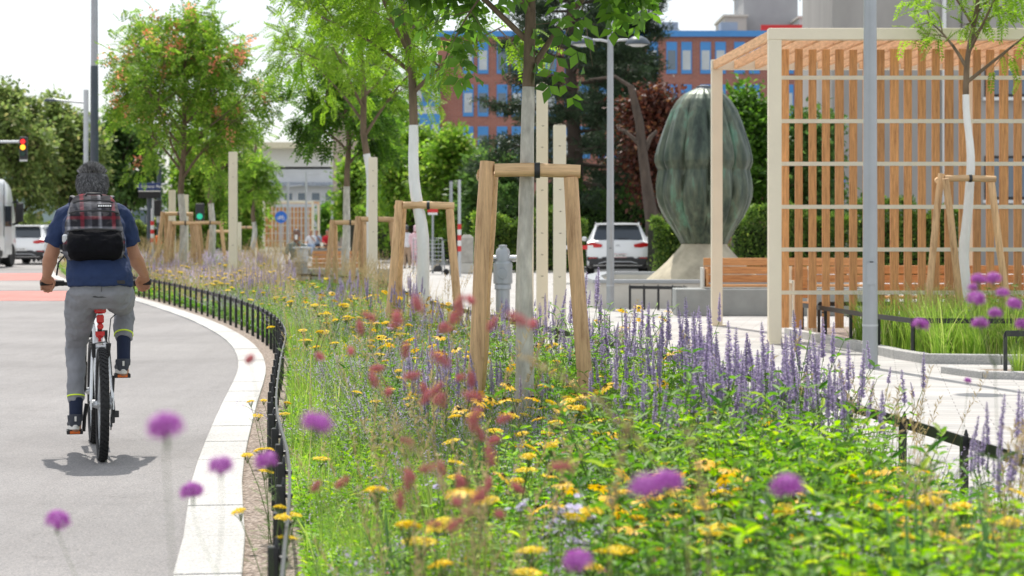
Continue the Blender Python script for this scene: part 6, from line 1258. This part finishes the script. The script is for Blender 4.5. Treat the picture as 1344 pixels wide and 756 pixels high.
def gcover(n,y0,y1,h,w,mkey,label,lean=.7,fm=(0,1),power=1,name='grass'):
    x,y,f,dl=positions(n,y0,y1,power,fm,mkey=='tan'); k=len(x); nm=NM(); nm.blades(np.stack([x,y,0*x],1),rng.uniform(0,6.3,k),h*rng.uniform(.5,1.1,k),lean*rng.uniform(.1,1,k),w*rng.uniform(.7,1.2,k),0,3); tag(nm.build(name,PL[mkey]),label,'grass',None,'stuff')
gcover(9000,4.3,12,.42,.006,'grass','thin green grass blades among the near flowers'); gcover(12000,12,30,.45,.009,'grass','thin green grass blades in the middle of the bed')
gcover(9000,34,76,.75,.014,'tan','straw coloured grass stalks of the distant verge',.4); gcover(1800,24,44,.85,.008,'tan','straw coloured stalks between the far flowers',.4,(.2,1)); gcover(700,9,24,.75,.004,'tan','sparse dry stalks rising over the bed',.35)
# haze of small florets
def florets(n,y0,y1,z0,z1,s,mkey,label,fm=(0,1),clump=14,vert=.06):
    x,y,f,dl=positions(n//clump,y0,y1,1,fm,y0>30); h=hgt(x,y,f,dl); P=[];
    for k in range(clump): P.append(np.stack([x+rng.normal(size=len(x))*.012,y+rng.normal(size=len(x))*.012,h+z0+k*vert/clump],1))
    P=np.concatenate(P); NM_=NM().leaves(P,rng.normal(size=P.shape),rng.normal(size=P.shape),s,s*.7,LEAF4); tag(NM_.build('small_blossoms',PL[mkey]),label,'blossoms',None,'stuff')
florets(16000,4.6,16,-.02,0,.009,'lilac','haze of tiny lilac blossoms over the left side of the bed',(0.02,.7)); florets(12000,16,34,.0,0,.016,'lilac','haze of lilac blossoms in the far bed',(0,1),12,.12); florets(16000,36,72,.10,0,.035,'lilac','lavender haze on the distant verge',(.1,.9),8,.22)
florets(1600,17,46,.08,0,.03,'yellow','tiny yellow blossoms scattered in the far bed',(0,.7),3,.01); florets(500,5,14,.05,0,.014,'gold','tiny golden blossoms scattered in the bed',(0.1,.9),4,.01)
florets(1400,5,16,.0,0,.016,'redf','small dusky pink seed heads between the leaves',(.1,.95),4,.02)
# rounded dense green bush in the right foreground
rg=np.random.default_rng(5); e=empty('bush',(px(935,5.0),5.0,0),0,'dense rounded dark green bush at the lower right of the flower bed','bush'); S=stemset(rg,120,.17,.60,.35,.22); nm=NM(); stemsticks(nm,S,.003,.002,1); leafy(nm,S,rg,12,.032,.5,.2,1,0,LEAF6,.5,.1); nm.build('foliage',[PL['green'],PL['stem']],e)
e=empty('bush',(px(1130,4.9),4.9,0),0,'fresh yellow green leafy bush at the lower right near the fence','bush'); S=stemset(rg,70,.20,.68,.30,.25); nm=NM(); stemsticks(nm,S,.003,.002,1); leafy(nm,S,rg,10,.06,.45,.2,1,0,LEAF6,.4,.2); nm.build('foliage',[PL['bright'],PL['stem']],e)
e=empty('bush',(px(985,7.4),7.4,0),0,'bright leafy bush below the lilac spikes right of centre','bush'); S=stemset(rg,110,.36,.66,.25,.25); nm=NM(); stemsticks(nm,S,.003,.002,1); leafy(nm,S,rg,10,.055,.5,.2,1,0,LEAF6,.35,.2); nm.build('foliage',[PL['bright'],PL['stem']],e)
# --- foreground flowers close to the lens side of the bed
def curve_stem(nm,a,b,bow,r0=.0022,r1=.0014):
    a=np.array(a,float);b=np.array(b,float); P=bez(a,np.array([b[0]*.65+a[0]*.35+bow,(a[1]+b[1])/2,a[2]+(b[2]-a[2])*.55]),b,8)
    for p,q in zip(P[:-1],P[1:]): nm.sticks([p],[q],r0*.5,r1*.55)
    return P
def verbena(label, heads, root, group=None):
    e=empty('verbena_plant',(root[0],root[1],0),0,label,'flower plant',group); nm=NM(); top=np.mean([h[:3] for h in heads],0); fork=np.array([top[0]*.85+root[0]*.15,top[1],max(.3,top[2]-.16)])
    o=np.array([root[0],root[1],0]); curve_stem(nm,(0,0,0),fork-o,0)
    for (x,y,z,s) in heads:
        curve_stem(nm,fork-o,np.array([x,y,z-.018])-o,0,.0015,.0012); q=link('flower_head',random.choice(VER),e,(x-o[0],y-o[1],z-o[2])); q.scale=(s,)*3; q.rotation_euler=(random.uniform(-.3,.3),random.uniform(-.3,.3),random.uniform(0,6))
    for t in (.3,.55,.8): nm.leaves([fork*t-o*t,fork*t-o*t],[[1,.3,.5],[-1,-.3,.5]],[[0,0,1],[0,0,1]],.07,.012,LEAF6)
    nm.build('stem',PL['stem'],e); return e
def vh(u,v,w): d=.047*F/w; return (px(u,d),d,pz(v,d),1.0)
for (lab,hs) in (('blurred single verbena ball over the bike path',[(217,562,50)]),('verbena with two purple heads leaning over the kerb',[(290,612,40),(252,646,32)]),('lowest left verbena ball near the bottom left corner',[(76,684,34)]),
  ('verbena ball above the near fence rail, small beside its larger neighbour',[(350,606,32)]),('large verbena ball among the red burnets',[(415,557,52)]),('pair of merged verbena heads at the centre right foreground',[(848,640,56),(876,634,44)]),
  ('round verbena ball in front of the leafy bush',[(1033,641,46)]),('verbena ball at the bottom edge of the picture',[(758,737,38)])):
    H=[vh(*h) for h in hs]; d=min(h[1] for h in H); x=H[0][0]; verbena(lab,H,(max(x+.0*d,xl(max(d,1.1))+.08) if x<0 else x+.05,d))
H=[(px(u,d),d,pz(v,d),s) for (u,v,d,s) in ((1284,367,4.6,.92),(1304,366,4.7,.8),(1277,378,4.65,.55),(1281,393,4.55,.95),(1316,385,4.6,.8),(1331,400,4.7,.82),(1306,412,4.6,.72),(1286,425,4.6,1.0),(1342,427,4.7,.8))]
verbena('tall branching verbena with many pink purple heads at the right edge',H,(px(1315,4.6)+.02,4.6)); verbena('single verbena head left of the tall branching one',[(px(1208,4.9),4.9,pz(426,4.9),.85)],(px(1225,4.9),4.9)); verbena('tiny verbena bud over the paving at the right',[(px(1270,6),6,pz(500,6),.5),(px(1236,6.1),6.1,pz(666,6.1),.5)],(px(1262,6),6))
rg=np.random.default_rng(77)
for k in range(11):
    u0=rg.normal(590,95); d=rg.uniform(2.9,4.6); root=(max(px(u0+40,d),xl(d)+.1),d); e=empty('burnet_plant',(root[0],d,0),0,'wiry burnet plant with blurred small red bottle brush heads close to the viewer','flower plant','red burnets close to the viewer'); nm=NM()
    for j in range(int(rg.integers(4,8))):
        u=u0+rg.normal()*55; v=rg.uniform(395,700); x=px(u,d); z=pz(v,d); q=curve_stem(nm,(0,0,.05),(x-root[0],rg.normal()*.08,z),0,.0013,.0008); h=link('flower_head',BUR[j%2],e,(x-root[0],float(q[-1][1]),z)); h.scale=(1.15,)*3; h.rotation_euler=(rg.uniform(.0,1.4),rg.uniform(-1.3,1.3),rg.uniform(0,6))
    nm.build('stem',PL['tan'] if k%2 else PL['stem'],e)
e=empty('coneflower_plant',(px(606,5.0),5.0,0),0,'single tall coneflower with drooping yellow petals and a high green cone in front','flower plant'); nm=NM(); zt=pz(640,5.0); curve_stem(nm,(0,0,0),(px(608,5)-px(606,5),0,zt),0); nm.build('stem',PL['stem'],e)
nm=NM(); n=12; a=np.arange(n)*2*math.pi/n; d=np.stack([np.cos(a),np.sin(a),-.45+.1*np.sin(a*3)],1); nm.leaves(d*[.008,.008,0],d,np.tile([0,0,1.],(n,1)),.052,.017,PETAL,0); u=unit(rg.normal(size=(260,3))); u[:,2]=abs(u[:,2]); nm.leaves(u*[.012,.012,.026],u,rg.normal(size=u.shape),.005,.004,LEAF4,1); nm.build('flower_head',[PL['gold'],mat('olive cone',(.16,.13,.03),.9)],e,(px(608,5)-px(606,5),0,zt))
for (label,pts) in (('arching straw grass stalk sweeping down from the centre to the lower right, blurred',[(690,470),(800,540),(880,640),(905,760)]),('shorter straw stalk crossing below the verbena ball',[(520,560),(600,660),(650,760)]),('upright pale stalk beside the nearest stake frame',[(830,545),(812,640),(800,760)]),('leaning thin straw stalk at lower centre',[(905,560),(925,650),(930,760)])):
    d=3.3; P=crv3([np.array([px(u,d),d,pz(v,d)]) for u,v in pts]+[np.array([px(pts[-1][0]+5,d),d,0.0])],5); o=P[-1].copy(); e=empty('grass_stalk',tuple(o),0,label,'grass stalk'); nm=NM(); 
    for p,q in zip(P[:-1],P[1:]): nm.sticks([p-o],[q-o],.0014,.0014)
    nm.build('stalk',PL['tan'],e); k=60; idx=rg.integers(0,8,k); pp=P[idx]+(P[idx+1]-P[idx])*rg.random((k,1))-o; NM().leaves(pp,rg.normal(size=(k,3))*.5+[-.4,0,.5],rg.normal(size=(k,3)),.022,.0035).build('seed_head',PL['tan'],e)
# --- right hand grass bed
rg=np.random.default_rng(9); n=15000
x=rg.uniform(3.9,9.5,n); y=rg.uniform(20.9,24.1,n); c=np.floor(x/.34)+np.floor(y/.34)*7.3; jx=.34*(np.sin(c*12.9)*.5); x2=np.floor(x/.34)*.34+.17+jx*.5+rg.normal(size=n)*.045; y2=np.floor(y/.34)*.34+.17+jx*.4+rg.normal(size=n)*.045
ok=(x2>4.02+(24.5-y2)*.10)&(y2>20.85+.0*x2)&(x2<9.6); x2,y2=x2[ok],y2[ok]; k=len(x2)
nm=NM(); nm.blades(np.stack([x2,y2,0*x2],1),rg.uniform(0,6.3,k),.80*rg.uniform(.45,1.1,k),.7*rg.uniform(.2,1,k),.010,0,4); tag(nm.build('ornamental_grass',PL['grass']),'fresh green grass clumps behind the low fence by the pergola','grass',None,'stuff')
for k in range(24): c=put('tan',rg.uniform(4.6,8.5),rg.uniform(22.2,24.0),.85,'in the grass bed before the pergola')
for k in range(16): c=put('gra',rg.uniform(4.8,8),rg.uniform(18.9,19.5),.9,'in the little bed at the right edge')
for k in range(18): put('her',rg.uniform(4.9,8.5),rg.uniform(22.6,24.0),1.0,'in the grass bed before the pergola')
for k in range(14): put('cat',rg.uniform(4.6,8.5),rg.uniform(21.8,24.0),1.0,'in the grass bed before the pergola')
# prototypes go: only their copies stay
for v in PR.values():
    for o in v:
        for ch in list(o.children): bpy.data.objects.remove(ch)
        bpy.data.objects.remove(o)
